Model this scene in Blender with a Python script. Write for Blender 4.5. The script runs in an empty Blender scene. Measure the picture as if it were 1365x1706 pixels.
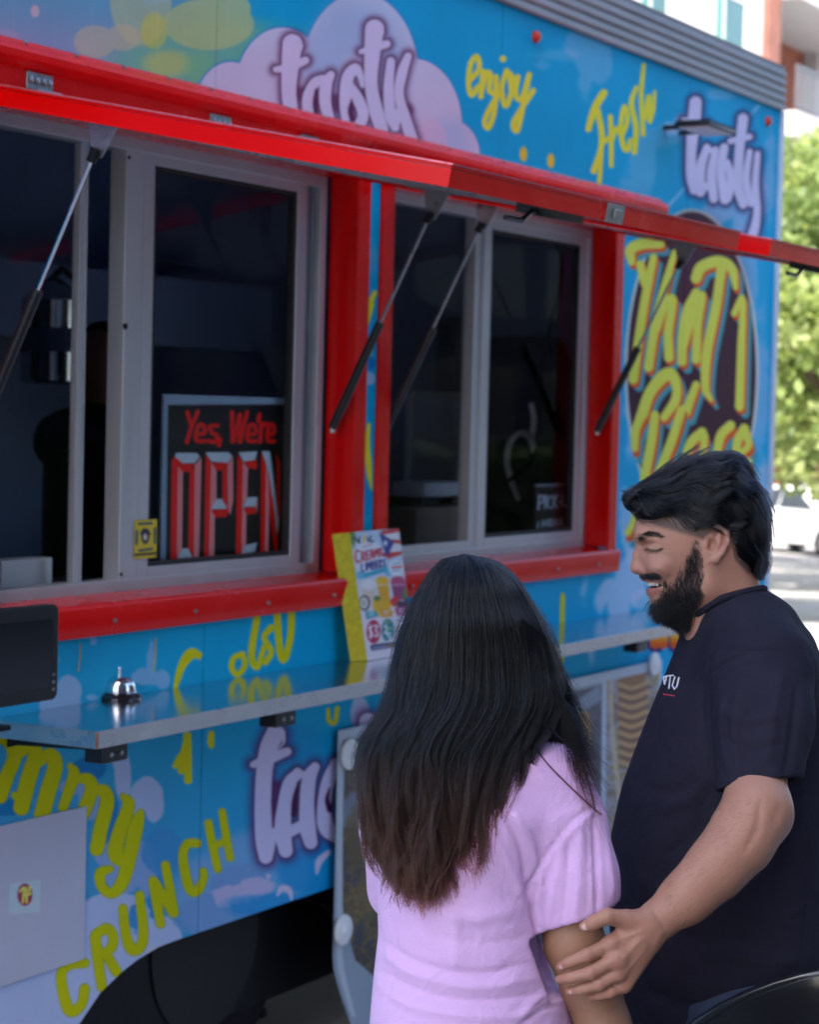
import bpy, bmesh, math, random
import numpy as np
from mathutils import Vector, Matrix
random.seed(7); rng = np.random.default_rng(7)
scene = bpy.context.scene
COL = scene.collection
# ------------------------------------------------------------------ camera, sky, sun, exposure
FPX = 3700.0                       # focal length measured in photo pixels (photo is 1365 wide)
YAW, PITCH, ROLL = 28.91693572786195, 2.56804344420443, math.atan(0.025)
_y, _p = math.radians(YAW), math.radians(PITCH)
FW = np.array([math.cos(_y)*math.cos(_p), math.sin(_y)*math.cos(_p), -math.sin(_p)])
_r = np.array([math.sin(_y), -math.cos(_y), 0.0]); _u = np.cross(_r, FW)
RT = _r*math.cos(ROLL)+_u*math.sin(ROLL); UP = _u*math.cos(ROLL)-_r*math.sin(ROLL)
CAM = np.array([0.0, -3.13, 1.83])
cam = bpy.data.cameras.new('camera'); camo = bpy.data.objects.new('camera', cam); COL.objects.link(camo)
M4 = Matrix.Identity(4)
for i in range(3):
    M4[i][0] = RT[i]; M4[i][1] = UP[i]; M4[i][2] = -FW[i]; M4[i][3] = CAM[i]
camo.matrix_world = M4
cam.sensor_fit = 'HORIZONTAL'; cam.sensor_width = 24.0; cam.lens = 24.0*FPX/1365.0
cam.clip_start = 0.05; cam.clip_end = 600
cam.dof.use_dof = True; cam.dof.focus_distance = 3.25; cam.dof.aperture_fstop = 6.0
scene.camera = camo
world = bpy.data.worlds.new('World'); scene.world = world; world.use_nodes = True
SUN_EL, SUN_AZ = math.radians(48), math.radians(213)        # direction towards the sun, angle in the xy plane from +x
wn = world.node_tree.nodes; wl = world.node_tree.links
sky = wn.new('ShaderNodeTexSky'); sky.sky_type = 'NISHITA'; sky.sun_disc = False
sky.sun_elevation = SUN_EL; sky.sun_rotation = math.pi/2-SUN_AZ
sky.air_density = 1.0; sky.dust_density = 2.2; sky.ozone_density = 3.5
wl.new(sky.outputs[0], wn['Background'].inputs[0]); wn['Background'].inputs[1].default_value = 0.15
sd = bpy.data.lights.new('sun', 'SUN'); sd.energy = 4.6; sd.angle = math.radians(0.5); sd.color = (1.0, 0.95, 0.88)
so = bpy.data.objects.new('sun', sd); COL.objects.link(so)
sdir = Vector((math.cos(SUN_EL)*math.cos(SUN_AZ), math.cos(SUN_EL)*math.sin(SUN_AZ), math.sin(SUN_EL)))
so.rotation_euler = sdir.to_track_quat('Z', 'Y').to_euler(); so.location = (0, -10, 20)
scene.view_settings.view_transform = 'Standard'; scene.view_settings.look = 'None'
scene.view_settings.gamma = 1.0; scene.view_settings.exposure = 1.75
scene.render.engine = 'CYCLES'
scene.cycles.max_bounces = 8; scene.cycles.transparent_max_bounces = 12

# ------------------------------------------------------------------ pixel <-> place helpers
def ray(x, y): return FW+RT*((x-682.5)/FPX)-UP*((y-853)/FPX)
def aty(x, y, Y=0.0): r = ray(x, y); return CAM+r*((Y-CAM[1])/r[1])
def atx(x, y, X): r = ray(x, y); return CAM+r*((X-CAM[0])/r[0])
def atz(x, y, Z): r = ray(x, y); return CAM+r*((Z-CAM[2])/r[2])
def atd(x, y, d): return CAM+ray(x, y)*d
def project(P):
    D = P-CAM; z = D@FW
    return 682.5+FPX*(D@RT)/z, 853-FPX*(D@UP)/z

# ------------------------------------------------------------------ object helpers
def tag(o, label=None, cat=None, group=None, kind=None):
    if label: o['label'] = label
    if cat: o['category'] = cat
    if group: o['group'] = group
    if kind: o['kind'] = kind
    return o
def thing(name, label, cat, loc=(0, 0, 0), group=None):
    o = bpy.data.objects.new(name, None); COL.objects.link(o); o.location = [float(v) for v in loc]
    o.empty_display_size = 0.1
    return tag(o, label, cat, group)
def absloc(o):
    v = Vector(o.location)
    if o.parent: v = Vector((0, 0, 0)) if 'is_mesh_part' in o else v
    return v
def adopt(o, parent):
    """parent a world-space object without moving it"""
    o.parent = parent
    if parent.parent is None: o.matrix_parent_inverse = Matrix.Translation(-Vector(parent.location))
    return o
class MB:
    def __init__(s): s.v = []; s.f = []
    def add(s, vs, fs):
        n = len(s.v); s.v += [tuple(float(c) for c in v) for v in vs]; s.f += [tuple(i+n for i in f) for f in fs]; return s
    def box(s, x0, x1, y0, y1, z0, z1):
        if x0 > x1: x0, x1 = x1, x0
        if y0 > y1: y0, y1 = y1, y0
        if z0 > z1: z0, z1 = z1, z0
        return s.hexa([(x0,y0,z0),(x1,y0,z0),(x1,y1,z0),(x0,y1,z0),(x0,y0,z1),(x1,y0,z1),(x1,y1,z1),(x0,y1,z1)])
    def hexa(s, v): return s.add(v, [(0,3,2,1),(4,5,6,7),(0,1,5,4),(1,2,6,5),(2,3,7,6),(3,0,4,7)])
    def prism_y(s, pts, y0, y1):
        """polygon in x,z (counter-clockwise seen from -y) pushed from y0 (front) to y1"""
        n = len(pts); vs = [(x, y0, z) for x, z in pts]+[(x, y1, z) for x, z in pts]
        fs = [tuple(range(n)), tuple(range(2*n-1, n-1, -1))]+[(i, i+n, (i+1) % n+n, (i+1) % n) for i in range(n)]
        return s.add(vs, fs)
    def prism_x(s, pts, x0, x1):
        n = len(pts); vs = [(x0, y, z) for y, z in pts]+[(x1, y, z) for y, z in pts]
        fs = [tuple(range(n-1, -1, -1)), tuple(range(n, 2*n))]+[(i, (i+1) % n, (i+1) % n+n, i+n) for i in range(n)]
        return s.add(vs, fs)
    def tube(s, pts, r, n=10, cap=True):
        pts = [Vector([float(c) for c in p]) for p in pts]; m = len(pts)
        rs = [r]*m if not hasattr(r, '__len__') else r
        base = len(s.v); prev = None
        for i, p in enumerate(pts):
            t = (pts[min(i+1, m-1)]-pts[max(i-1, 0)]).normalized()
            a = prev if prev is not None else (Vector((0, 0, 1)) if abs(t.z) < .9 else Vector((1, 0, 0)))
            b = t.cross(a).normalized(); a2 = b.cross(t).normalized(); prev = a2
            for k in range(n):
                an = 2*math.pi*k/n; q = p+(a2*math.cos(an)+b*math.sin(an))*rs[i]; s.v.append(tuple(q))
        for i in range(m-1):
            for k in range(n):
                k2 = (k+1) % n; s.f.append((base+i*n+k, base+i*n+k2, base+(i+1)*n+k2, base+(i+1)*n+k))
        if cap: s.f.append(tuple(base+k for k in range(n-1, -1, -1))); s.f.append(tuple(base+(m-1)*n+k for k in range(n)))
        return s
    def lathe(s, c, prof, n=32, axis='z'):
        base = len(s.v); m = len(prof)
        for r, h in prof:
            for k in range(n):
                a = 2*math.pi*k/n
                if axis == 'z': s.v.append((c[0]+r*math.cos(a), c[1]+r*math.sin(a), c[2]+h))
                elif axis == 'y': s.v.append((c[0]+r*math.cos(a), c[1]+h, c[2]-r*math.sin(a)))
                else: s.v.append((c[0]+h, c[1]+r*math.cos(a), c[2]+r*math.sin(a)))
        for i in range(m-1):
            for k in range(n):
                k2 = (k+1) % n; s.f.append((base+i*n+k, base+i*n+k2, base+(i+1)*n+k2, base+(i+1)*n+k))
        s.f.append(tuple(base+k for k in range(n-1, -1, -1))); s.f.append(tuple(base+(m-1)*n+k for k in range(n)))
        return s
    def mesh(s, name, material=None, smooth=False):
        me = bpy.data.meshes.new(name); me.from_pydata(s.v, [], s.f); me.update()
        if material: me.materials.append(material)
        if smooth: me.polygons.foreach_set('use_smooth', [True]*len(me.polygons))
        return me
    def build(s, name, material, parent=None, bevel=0, smooth=False, seg=2):
        me = s.mesh(name, material, smooth)
        o = bpy.data.objects.new(name, me); COL.objects.link(o)
        if parent is not None: adopt(o, parent)
        if bevel:
            b = o.modifiers.new('bevel', 'BEVEL'); b.width = bevel; b.segments = seg; b.limit_method = 'ANGLE'; b.angle_limit = math.radians(40)
            me.polygons.foreach_set('use_smooth', [True]*len(me.polygons))
            b.harden_normals = True
        elif smooth == 'auto':
            me.polygons.foreach_set('use_smooth', [True]*len(me.polygons))
            e = o.modifiers.new('split', 'EDGE_SPLIT'); e.split_angle = math.radians(35)
        return o
def copy_part(o, parent=None, loc=(0, 0, 0)):
    c = o.copy(); COL.objects.link(c)
    if parent is not None: c.parent = parent
    c.location = Vector(o.location)+Vector(loc)
    return c
def copy_tree(o, loc=None, parent=None, kids=None):
    c = o.copy(); COL.objects.link(c)
    if loc is not None: c.location = loc
    if parent is not None: c.parent = parent
    for ch in list(o.children): copy_tree(ch, None, c)
    return c

# ------------------------------------------------------------------ materials
def lin(c): return tuple((v/12.92 if v <= .04045 else ((v+.055)/1.055)**2.4) for v in c)
def mat(name, col, rough=.5, metal=0, var=.08, vscale=6, bump=0, bscale=200, spec=.5, coat=0, stretch=None, emit=0, rvar=.0, sheen=0, sss=0, wrinkle=0):
    """procedural principled material: colour with soft noise wear, optional fine bump"""
    m = bpy.data.materials.new(name); m.use_nodes = True; nt = m.node_tree; N = nt.nodes; L = nt.links
    b = N['Principled BSDF']; b.inputs['Roughness'].default_value = rough; b.inputs['Metallic'].default_value = metal
    b.inputs['Specular IOR Level'].default_value = spec; b.inputs['Coat Weight'].default_value = coat; b.inputs['Coat Roughness'].default_value = .08
    if sheen: b.inputs['Sheen Weight'].default_value = sheen; b.inputs['Sheen Roughness'].default_value = .5
    if sss:
        b.inputs['Subsurface Weight'].default_value = sss; b.inputs['Subsurface Scale'].default_value = .01; b.inputs['Subsurface Radius'].default_value = (1, .35, .2)
    tc = N.new('ShaderNodeTexCoord'); mp = N.new('ShaderNodeMapping'); L.new(tc.outputs['Object'], mp.inputs[0])
    if stretch: mp.inputs['Scale'].default_value = stretch
    n = N.new('ShaderNodeTexNoise'); n.inputs['Scale'].default_value = vscale; n.inputs['Detail'].default_value = 6; n.inputs['Roughness'].default_value = .6
    L.new(mp.outputs[0], n.inputs['Vector'])
    cr = N.new('ShaderNodeValToRGB'); L.new(n.outputs[0], cr.inputs[0])
    cr.color_ramp.elements[0].position = .3; cr.color_ramp.elements[1].position = .7
    cr.color_ramp.elements[0].color = (*[max(0, c*(1-var)) for c in col], 1); cr.color_ramp.elements[1].color = (*[min(1, c*(1+var)) for c in col], 1)
    L.new(cr.outputs[0], b.inputs['Base Color'])
    if rvar:
        mr = N.new('ShaderNodeMapRange'); L.new(n.outputs[0], mr.inputs[0]); mr.inputs[1].default_value = .3; mr.inputs[2].default_value = .7
        mr.inputs[3].default_value = max(0, rough-rvar); mr.inputs[4].default_value = rough+rvar; L.new(mr.outputs[0], b.inputs['Roughness'])
    if bump:
        n2 = N.new('ShaderNodeTexNoise'); n2.inputs['Scale'].default_value = bscale; n2.inputs['Detail'].default_value = 4; L.new(mp.outputs[0], n2.inputs['Vector'])
        bp = N.new('ShaderNodeBump'); bp.inputs['Strength'].default_value = bump; bp.inputs['Distance'].default_value = .002
        L.new(n2.outputs[0], bp.inputs['Height']); L.new(bp.outputs[0], b.inputs['Normal'])
    if wrinkle:
        n3 = N.new('ShaderNodeTexNoise'); n3.inputs['Scale'].default_value = 13; n3.inputs['Detail'].default_value = 3; n3.inputs['Distortion'].default_value = 1.6; L.new(tc.outputs['Object'], n3.inputs['Vector'])
        b3 = N.new('ShaderNodeBump'); b3.inputs['Strength'].default_value = wrinkle; b3.inputs['Distance'].default_value = .02; L.new(n3.outputs[0], b3.inputs['Height']); L.new(bp.outputs[0], b3.inputs['Normal']); L.new(b3.outputs[0], b.inputs['Normal'])
    if emit: b.inputs['Emission Color'].default_value = (*col, 1); b.inputs['Emission Strength'].default_value = emit
    return m
def glass(name, tint=(.95, .97, .98), refl=.22):
    m = bpy.data.materials.new(name); m.use_nodes = True; nt = m.node_tree; N = nt.nodes; L = nt.links
    N.remove(N['Principled BSDF']); out = N['Material Output']
    t = N.new('ShaderNodeBsdfTransparent'); t.inputs[0].default_value = (*tint, 1)
    g = N.new('ShaderNodeBsdfGlossy'); g.inputs['Roughness'].default_value = .02
    fr = N.new('ShaderNodeFresnel'); fr.inputs[0].default_value = 1.5
    mu = N.new('ShaderNodeMath'); mu.operation = 'MULTIPLY'; mu.inputs[1].default_value = 1.8*refl; mu.use_clamp = True; L.new(fr.outputs[0], mu.inputs[0])
    n = N.new('ShaderNodeTexNoise'); n.inputs['Scale'].default_value = 1.3; bp = N.new('ShaderNodeBump'); bp.inputs['Strength'].default_value = .15; bp.inputs['Distance'].default_value = .02
    tc = N.new('ShaderNodeTexCoord'); L.new(tc.outputs['Object'], n.inputs['Vector']); L.new(n.outputs[0], bp.inputs['Height']); L.new(bp.outputs[0], g.inputs['Normal'])
    ge = N.new('ShaderNodeNewGeometry'); inv = N.new('ShaderNodeMath'); inv.operation = 'SUBTRACT'; inv.inputs[0].default_value = 1; L.new(ge.outputs['Backfacing'], inv.inputs[1])
    m2 = N.new('ShaderNodeMath'); m2.operation = 'MULTIPLY'; L.new(mu.outputs[0], m2.inputs[0]); L.new(inv.outputs[0], m2.inputs[1])
    mx = N.new('ShaderNodeMixShader'); L.new(m2.outputs[0], mx.inputs[0]); L.new(t.outputs[0], mx.inputs[1]); L.new(g.outputs[0], mx.inputs[2])
    L.new(mx.outputs[0], out.inputs[0]); return m

# ------------------------------------------------------------------ painter for flat print (wrap, posters, signs)
def cr_spline(pts, n=7):
    P = np.array(pts, float)
    if len(P) < 3: return P
    Q = np.vstack([2*P[0]-P[1], P, 2*P[-1]-P[-2]]); out = []
    for i in range(1, len(Q)-2):
        for t in np.linspace(0, 1, n, endpoint=False):
            a, b, c, d = Q[i-1], Q[i], Q[i+1], Q[i+2]
            out.append(.5*((2*b)+(-a+c)*t+(2*a-5*b+4*c-d)*t*t+(-a+3*b-3*c+d)*t**3))
    out.append(Q[-2]); return np.array(out)
def sstep(a, b, x):
    t = np.clip((x-a)/(b-a), 0, 1); return t*t*(3-2*t)
def vnoise(x, y, seed=0):
    def h(i, j):
        n = (i*374761393+j*668265263+seed*1274126177) & 0x7fffffff
        n = ((n ^ (n >> 13))*1103515245) & 0x7fffffff
        return ((n ^ (n >> 16)) & 0xffff)/65535.0
    xi = np.floor(x).astype(np.int64); yi = np.floor(y).astype(np.int64); fx = x-xi; fy = y-yi
    fx = fx*fx*(3-2*fx); fy = fy*fy*(3-2*fy)
    return (h(xi, yi)*(1-fx)+h(xi+1, yi)*fx)*(1-fy)+(h(xi, yi+1)*(1-fx)+h(xi+1, yi+1)*fx)*fy
def fbm(x, y, o=4, seed=0):
    s = 0; a = .5
    for i in range(o): s = s+a*vnoise(x*2**i, y*2**i, seed+i*7); a *= .5
    return s/(1-.5**o)
class Canvas:
    """an in-memory print; u,v give for every texel the design coordinate it is drawn in"""
    def __init__(s, u, v, bg):
        s.u = u.astype(np.float32); s.v = v.astype(np.float32); s.h, s.w = u.shape
        s.c = np.zeros((s.h, s.w, 3), np.float32)+np.array(bg, np.float32)/255.0
        s.T = (0, 0, 1.0)
    def zoom(s, ox, oy, k): s.T = (ox, oy, k)
    def tp(s, pts): ox, oy, k = s.T; return [(ox+p[0]/k, oy+p[1]/k)+tuple(q/k for q in p[2:]) for p in pts]
    def win(s, x0, y0, x1, y1):
        m = (s.u >= x0) & (s.u <= x1) & (s.v >= y0) & (s.v <= y1)
        if not m.any(): return None
        r = np.where(m.any(1))[0]; c = np.where(m.any(0))[0]
        return slice(r[0], r[-1]+1), slice(c[0], c[-1]+1)
    def dist_strokes(s, strokes, r, pad):
        """strokes: lists of (x,y[,r]) in zoom coordinates"""
        S = []
        for st in strokes:
            st = [tuple(p) if len(p) > 2 else (p[0], p[1], r) for p in st]
            S.append(cr_spline(s.tp(st)) if len(st) > 1 else np.array(s.tp(st)*2)+np.array([[0, 0, 0], [.01, 0, 0]]))
        A = np.vstack(S); rm = A[:, 2].max()+pad
        w = s.win(A[:, 0].min()-rm, A[:, 1].min()-rm, A[:, 0].max()+rm, A[:, 1].max()+rm)
        if w is None: return None, None
        U = s.u[w]; V = s.v[w]; D = np.full(U.shape, 1e3, np.float32)
        for P in S:
            for a, b in zip(P[:-1], P[1:]):
                dx, dy = b[0]-a[0], b[1]-a[1]; L2 = dx*dx+dy*dy+1e-9
                t = np.clip(((U-a[0])*dx+(V-a[1])*dy)/L2, 0, 1)
                np.minimum(D, np.hypot(U-a[0]-t*dx, V-a[1]-t*dy)-(a[2]+t*(b[2]-a[2])), out=D)
        return w, D
    def blend(s, w, a, col):
        col = np.array(col, np.float32)
        if col.ndim == 1: col = col/255.0
        a = a[..., None]; s.c[w] = s.c[w]*(1-a)+col*a
    def strokes(s, strokes, r, col, alpha=1, soft=.8, glow=None, grow=0, off=(0, 0), outline=None):
        if off != (0, 0): strokes = [[(p[0]+off[0], p[1]+off[1])+tuple(p[2:]) for p in st] for st in strokes]
        w, D = s.dist_strokes(strokes, r, 30)
        if w is None: return
        D = D-grow
        if glow: s.blend(w, glow[1]*np.exp(-(np.maximum(D, 0)/glow[2])**2), glow[0])
        if outline: s.blend(w, sstep(soft, -soft, D-outline[1]), outline[0])
        s.blend(w, alpha*sstep(soft, -soft, D), col if not callable(col) else col(s.u[w], s.v[w]))
    def blob(s, ells, col, alpha=1, soft=1.5, wob=0, wscale=14, outline=None, col2=None, y0=0, y1=1):
        """union of ellipses (cx,cy,rx,ry) with a wobbling edge"""
        ells = s.tp([(e[0], e[1], e[2], e[3]) for e in ells]); x0 = min(e[0]-e[2] for e in ells)-30; x1 = max(e[0]+e[2] for e in ells)+30
        ya = min(e[1]-e[3] for e in ells)-30; yb = max(e[1]+e[3] for e in ells)+30
        w = s.win(x0, ya, x1, yb)
        if w is None: return
        U = s.u[w]; V = s.v[w]; D = np.full(U.shape, 1e3, np.float32)
        for cx, cy, rx, ry in ells:
            np.minimum(D, (np.hypot((U-cx)/rx, (V-cy)/ry)-1)*min(rx, ry), out=D)
        if wob: D = D+wob*(fbm(U/wscale, V/wscale, 3, 3)-.5)*2
        if outline: s.blend(w, sstep(soft, -soft, D-outline[1]), outline[0])
        c = np.array(col, np.float32)/255
        if col2 is not None:
            t = np.clip((V-y0)/(y1-y0), 0, 1)[..., None]; c = c*(1-t)+np.array(col2, np.float32)/255*t
        s.blend(w, alpha*sstep(soft, -soft, D), c if col2 is not None else col)
    def poly(s, pts, col, alpha=1, soft=.8, outline=None):
        P = np.array(s.tp(pts)); w = s.win(P[:, 0].min()-6, P[:, 1].min()-6, P[:, 0].max()+6, P[:, 1].max()+6)
        if w is None: return
        U = s.u[w]; V = s.v[w]; D = np.full(U.shape, 1e3, np.float32); ins = np.zeros(U.shape, bool); n = len(P)
        for i in range(n):
            a, b = P[i], P[(i+1) % n]; dx, dy = b-a; L2 = dx*dx+dy*dy+1e-9
            t = np.clip(((U-a[0])*dx+(V-a[1])*dy)/L2, 0, 1); np.minimum(D, np.hypot(U-a[0]-t*dx, V-a[1]-t*dy), out=D)
            c = ((a[1] > V) != (b[1] > V)); ins ^= c & (U < (b[0]-a[0])*(V-a[1])/((b[1]-a[1]) or 1e-9)+a[0])
        D = np.where(ins, -D, D)
        if outline: s.blend(w, sstep(soft, -soft, D-outline[1]), outline[0])
        s.blend(w, alpha*sstep(soft, -soft, D), col)
    def image(s, name):
        c = s.c; l = np.where(c <= .04045, c/12.92, ((np.clip(c, 0, 1)+.055)/1.055)**2.4)
        img = bpy.data.images.new(name, s.w, s.h, alpha=False, float_buffer=True)
        img.colorspace_settings.name = 'Non-Color'
        px = np.ones((s.h, s.w, 4), np.float32); px[..., :3] = l; img.pixels.foreach_set(px.ravel()); img.update(); img.pack()
        return img
def print_mat(name, img, rough=.35, spec=.5, coat=0, wear=.12, metal=0):
    m = bpy.data.materials.new(name); m.use_nodes = True; nt = m.node_tree; N = nt.nodes; L = nt.links
    b = N['Principled BSDF']; b.inputs['Roughness'].default_value = rough; b.inputs['Specular IOR Level'].default_value = spec
    b.inputs['Coat Weight'].default_value = coat; b.inputs['Coat Roughness'].default_value = .1; b.inputs['Metallic'].default_value = metal
    uv = N.new('ShaderNodeUVMap'); uv.uv_map = 'UVMap'; t = N.new('ShaderNodeTexImage'); t.image = img; t.extension = 'EXTEND'; t.interpolation = 'Cubic'
    L.new(uv.outputs[0], t.inputs[0])
    tc = N.new('ShaderNodeTexCoord'); n = N.new('ShaderNodeTexNoise'); n.inputs['Scale'].default_value = 3.0; n.inputs['Detail'].default_value = 8; n.inputs['Roughness'].default_value = .65
    L.new(tc.outputs['Object'], n.inputs['Vector'])
    mr = N.new('ShaderNodeMapRange'); mr.inputs[1].default_value = .35; mr.inputs[2].default_value = .75; mr.inputs[3].default_value = 1-wear; mr.inputs[4].default_value = 1.0; L.new(n.outputs[0], mr.inputs[0])
    mx = N.new('ShaderNodeMix'); mx.data_type = 'RGBA'; mx.blend_type = 'MULTIPLY'; mx.inputs[0].default_value = 1
    L.new(t.outputs[0], mx.inputs[6]); L.new(mr.outputs[0], mx.inputs[7]); L.new(mx.outputs[2], b.inputs['Base Color'])
    n2 = N.new('ShaderNodeTexNoise'); n2.inputs['Scale'].default_value = 2.2; n2.inputs['Detail'].default_value = 2; L.new(tc.outputs['Object'], n2.inputs['Vector'])
    bp = N.new('ShaderNodeBump'); bp.inputs['Strength'].default_value = .25; bp.inputs['Distance'].default_value = .012; L.new(n2.outputs[0], bp.inputs['Height']); L.new(bp.outputs[0], b.inputs['Normal'])
    return m
def planar_uv(o, fn):
    """fn(x,y,z)->(u,v)"""
    me = o.data; uv = me.uv_layers.new(name='UVMap')
    for p in me.polygons:
        for li in p.loop_indices:
            c = me.vertices[me.loops[li].vertex_index].co; uv.data[li].uv = fn(c.x, c.y, c.z)
# ================================================================== MATERIALS SHARED
RED = mat('gloss_red_paint', lin((.84, .01, .01)), .25, 0, .06, 5, spec=.22, coat=.06, rvar=.06)
ALU = mat('anodised_aluminium', (.52, .53, .56), .42, .55, .05, 12, stretch=(1, 1, .1), rvar=.08)
STEEL = mat('brushed_steel', (.55, .57, .6), .16, 1, .1, 18, stretch=(.2, 6, 6), rvar=.06)
STEEL_EDGE = mat('worn_steel_edge', (.55, .55, .57), .32, .95, .1, 14, rvar=.1, bump=.08, bscale=60)
ROOFMET = mat('weathered_roof_rail', (.36, .36, .38), .5, .6, .22, 9, stretch=(.3, 2, 2), rvar=.1)
BLACK = mat('black_plastic', (.004, .004, .006), .4, 0, .2, 20)
BLACKM = mat('black_painted_metal', (.012, .012, .014), .3, .3, .2, 20)
RUBBER = mat('tyre_rubber', (.006, .006, .007), .8, 0, .25, 25, bump=.4, bscale=120)
CHROME = mat('polished_chrome', (.8, .8, .82), .05, 1, .02, 8)
ZINC = mat('zinc_plated_steel', (.34, .35, .36), .35, 1, .15, 60, rvar=.1)
GLASS = glass('window_glass')
INT = mat('interior_panel', (.30, .38, .60), .5, .1, .15, 2)
DARKINT = mat('dark_interior', (.012, .014, .02), .6, 0, .2, 3)
WHITEP = mat('white_plastic', (.75, .75, .76), .4, 0, .04, 8)

# ================================================================== THE WRAP PRINT
X0, X1, Z0, Z1 = 3.3, 8.74, .30, 3.12
res = 430
nw, nh = int((X1-X0)*res), int((Z1-Z0)*res)
gx, gz = np.meshgrid(np.linspace(X0, X1, nw), np.linspace(Z0, Z1, nh))
U, V = project(np.stack([gx, np.zeros_like(gx), gz], -1).reshape(-1, 3)); U = U.reshape(nh, nw); V = V.reshape(nh, nw)
cv = Canvas(U, V, (0, 138, 214))
def grad(a, b, t): return np.array(a, np.float32)/255*(1-t[..., None])+np.array(b, np.float32)/255*t[..., None]
t_left = sstep(1000, 250, U); t_low = sstep(300, 1250, V)
cv.c = grad((0, 170, 220), (30, 172, 216), sstep(700, 100, U)*sstep(500, 1000, V))
cv.c = cv.c*(1-(.55*sstep(1000, 1500, V)*sstep(900, 100, U))[..., None])+np.array((112, 150, 200), np.float32)/255*(.55*sstep(1000, 1500, V)*sstep(900, 100, U))[..., None]
# pale dreamy corner, upper left
tl = sstep(470, 330, U)*sstep(420, 250, V); cv.c = cv.c*(1-tl[..., None])+grad((92, 170, 200), (164, 160, 198), sstep(-20, 190, V+(260-U)*.25))*tl[..., None]
cv.zoom(0, 0, 2.73)
cv.blob([(1000, 330, 520, 240)], (112, 190, 160), .85, soft=22)
cv.blob([(640, 0, 140, 210)], (176, 200, 160), .75, soft=2); cv.blob([(430, 190, 95, 75), (560, 170, 80, 60)], (205, 196, 160), .6, soft=2)
cv.blob([(700, 140, 62, 82)], (212, 216, 92), .6, soft=3); cv.blob([(950, 110, 205, 118), (1050, 40, 90, 70)], (184, 206, 140), .8, soft=1.5)
cv.blob([(760, 290, 110, 60)], (214, 214, 110), .6, soft=8); cv.blob([(900, 300, 70, 70)], (130, 202, 140), .5, soft=10)
cv.blob([(158, 50, 20, 27)], (232, 190, 200), .8, soft=2); cv.blob([(20, 170, 70, 36)], (214, 170, 200), .5, soft=4)
cv.blob([(700, -10, 70, 30)], (160, 200, 210), .5, soft=3)
for k in range(9):  # fine vertical rain streaks of the printed film
    x = 60+k*150+(k*k*37) % 90; cv.strokes([[(x, 20), (x+3, 260)]], 2, (255, 255, 255), .08, soft=1.2)
# big cloud behind the first word
CL = (204, 212, 236); CL2 = (214, 198, 226)
cl = [(385, 178, 60, 75), (470, 150, 78, 104), (600, 130, 98, 142), (690, 210, 80, 112), (752, 262, 48, 62), (520, 230, 180, 70)]
cv.zoom(0, 0, 1)
cv.blob(cl, CL, 1, soft=.8, outline=((20, 140, 205), 2.2), col2=CL2, y0=20, y1=250)
cv.blob([(590, 105, 86, 105)], (150, 190, 232), .55, soft=26); cv.blob([(745, 250, 40, 52)], (160, 190, 232), .5, soft=14)
cv.blob([(720, 240, 25, 42)], (226, 190, 220), .7, soft=3); cv.blob([(590, 120, 22, 30), (610, 98, 24, 18)], (220, 200, 228), .5, soft=6)
# soft clouds and mist over the blue
def mist(e, a=.4, c=(190, 205, 238), soft=5, wob=7, ws=22): cv.blob(e, c, a, soft=soft, wob=wob, wscale=ws)
mist([(990, 100, 32, 42), (975, 140, 14, 26), (960, 70, 20, 22)], .45); mist([(925, 92, 32, 10), (905, 108, 14, 8)], .35, wob=5)
mist([(1070, 270, 24, 60), (1110, 225, 34, 20), (1050, 320, 18, 26)], .5, (150, 190, 226)); mist([(1135, 205, 12, 14), (1120, 215, 14, 12)], .8, (206, 206, 236))
mist([(1205, 158, 26, 10)], .5); mist([(1240, 470, 26, 90), (1268, 640, 14, 120), (1284, 300, 10, 70)], .65, (170, 190, 230))
mist([(1200, 350, 28, 24), (1240, 380, 20, 34), (1262, 330, 20, 30)], .75, (176, 190, 226)); mist([(1052, 640, 10, 110), (1048, 870, 16, 60), (1270, 860, 20, 90)], .7, (206, 208, 236))
cv.strokes([[(1140, 315), (1112, 345)]], 3, (190, 215, 240), .6); cv.strokes([[(1265, 175), (1240, 205)]], 2.4, (190, 215, 240), .7)
mist([(1050, 965, 26, 40), (1018, 985, 20, 22), (1000, 1000, 12, 24), (1030, 1010, 20, 30)], .8, (210, 214, 240)); mist([(975, 975, 7, 20), (1072, 1000, 18, 16), (1060, 930, 14, 22)], .7, (205, 215, 240))
mist([(905, 1060, 20, 14), (1060, 1075, 12, 10), (985, 1095, 8, 18)], .7, (206, 206, 238))
# lower left clouds
LIL = (190, 194, 228)
mist([(115, 1150, 22, 26), (100, 1175, 36, 26)], .75, LIL, 1.6, 3); mist([(252, 1095, 7, 36), (243, 1128, 26, 14), (272, 1130, 12, 16)], .6, LIL, 1.6, 4)
mist([(155, 1068, 6, 9), (153, 1162, 10, 5), (60, 1100, 40, 14)], .6, LIL, 1.6, 2)
mist([(205, 1290, 14, 40), (196, 1260, 12, 26), (245, 1322, 26, 28), (258, 1340, 16, 30), (230, 1345, 10, 16)], .9, LIL, 1.6, 3)
mist([(150, 1340, 20, 26), (120, 1310, 22, 12), (205, 1450, 34, 40), (240, 1440, 20, 40), (250, 1470, 20, 26), (170, 1420, 16, 22)], .7, (170, 174, 216), 1.8, 4)
mist([(270, 1420, 34, 40)], .8, (70, 150, 206), 2, 3); mist([(180, 1360, 16, 44), (150, 1280, 30, 20), (10, 1345, 40, 14)], .8, (26, 120, 186), 2, 3)
mist([(190, 1530, 60, 44), (120, 1600, 110, 70), (60, 1660, 120, 60), (240, 1600, 50, 40), (270, 1560, 34, 36)], .92, (194, 198, 230), 1.6, 4)
mist([(262, 1500, 14, 40), (225, 1530, 10, 22)], .8, (44, 138, 198), 1.8, 5, 12)
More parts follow.
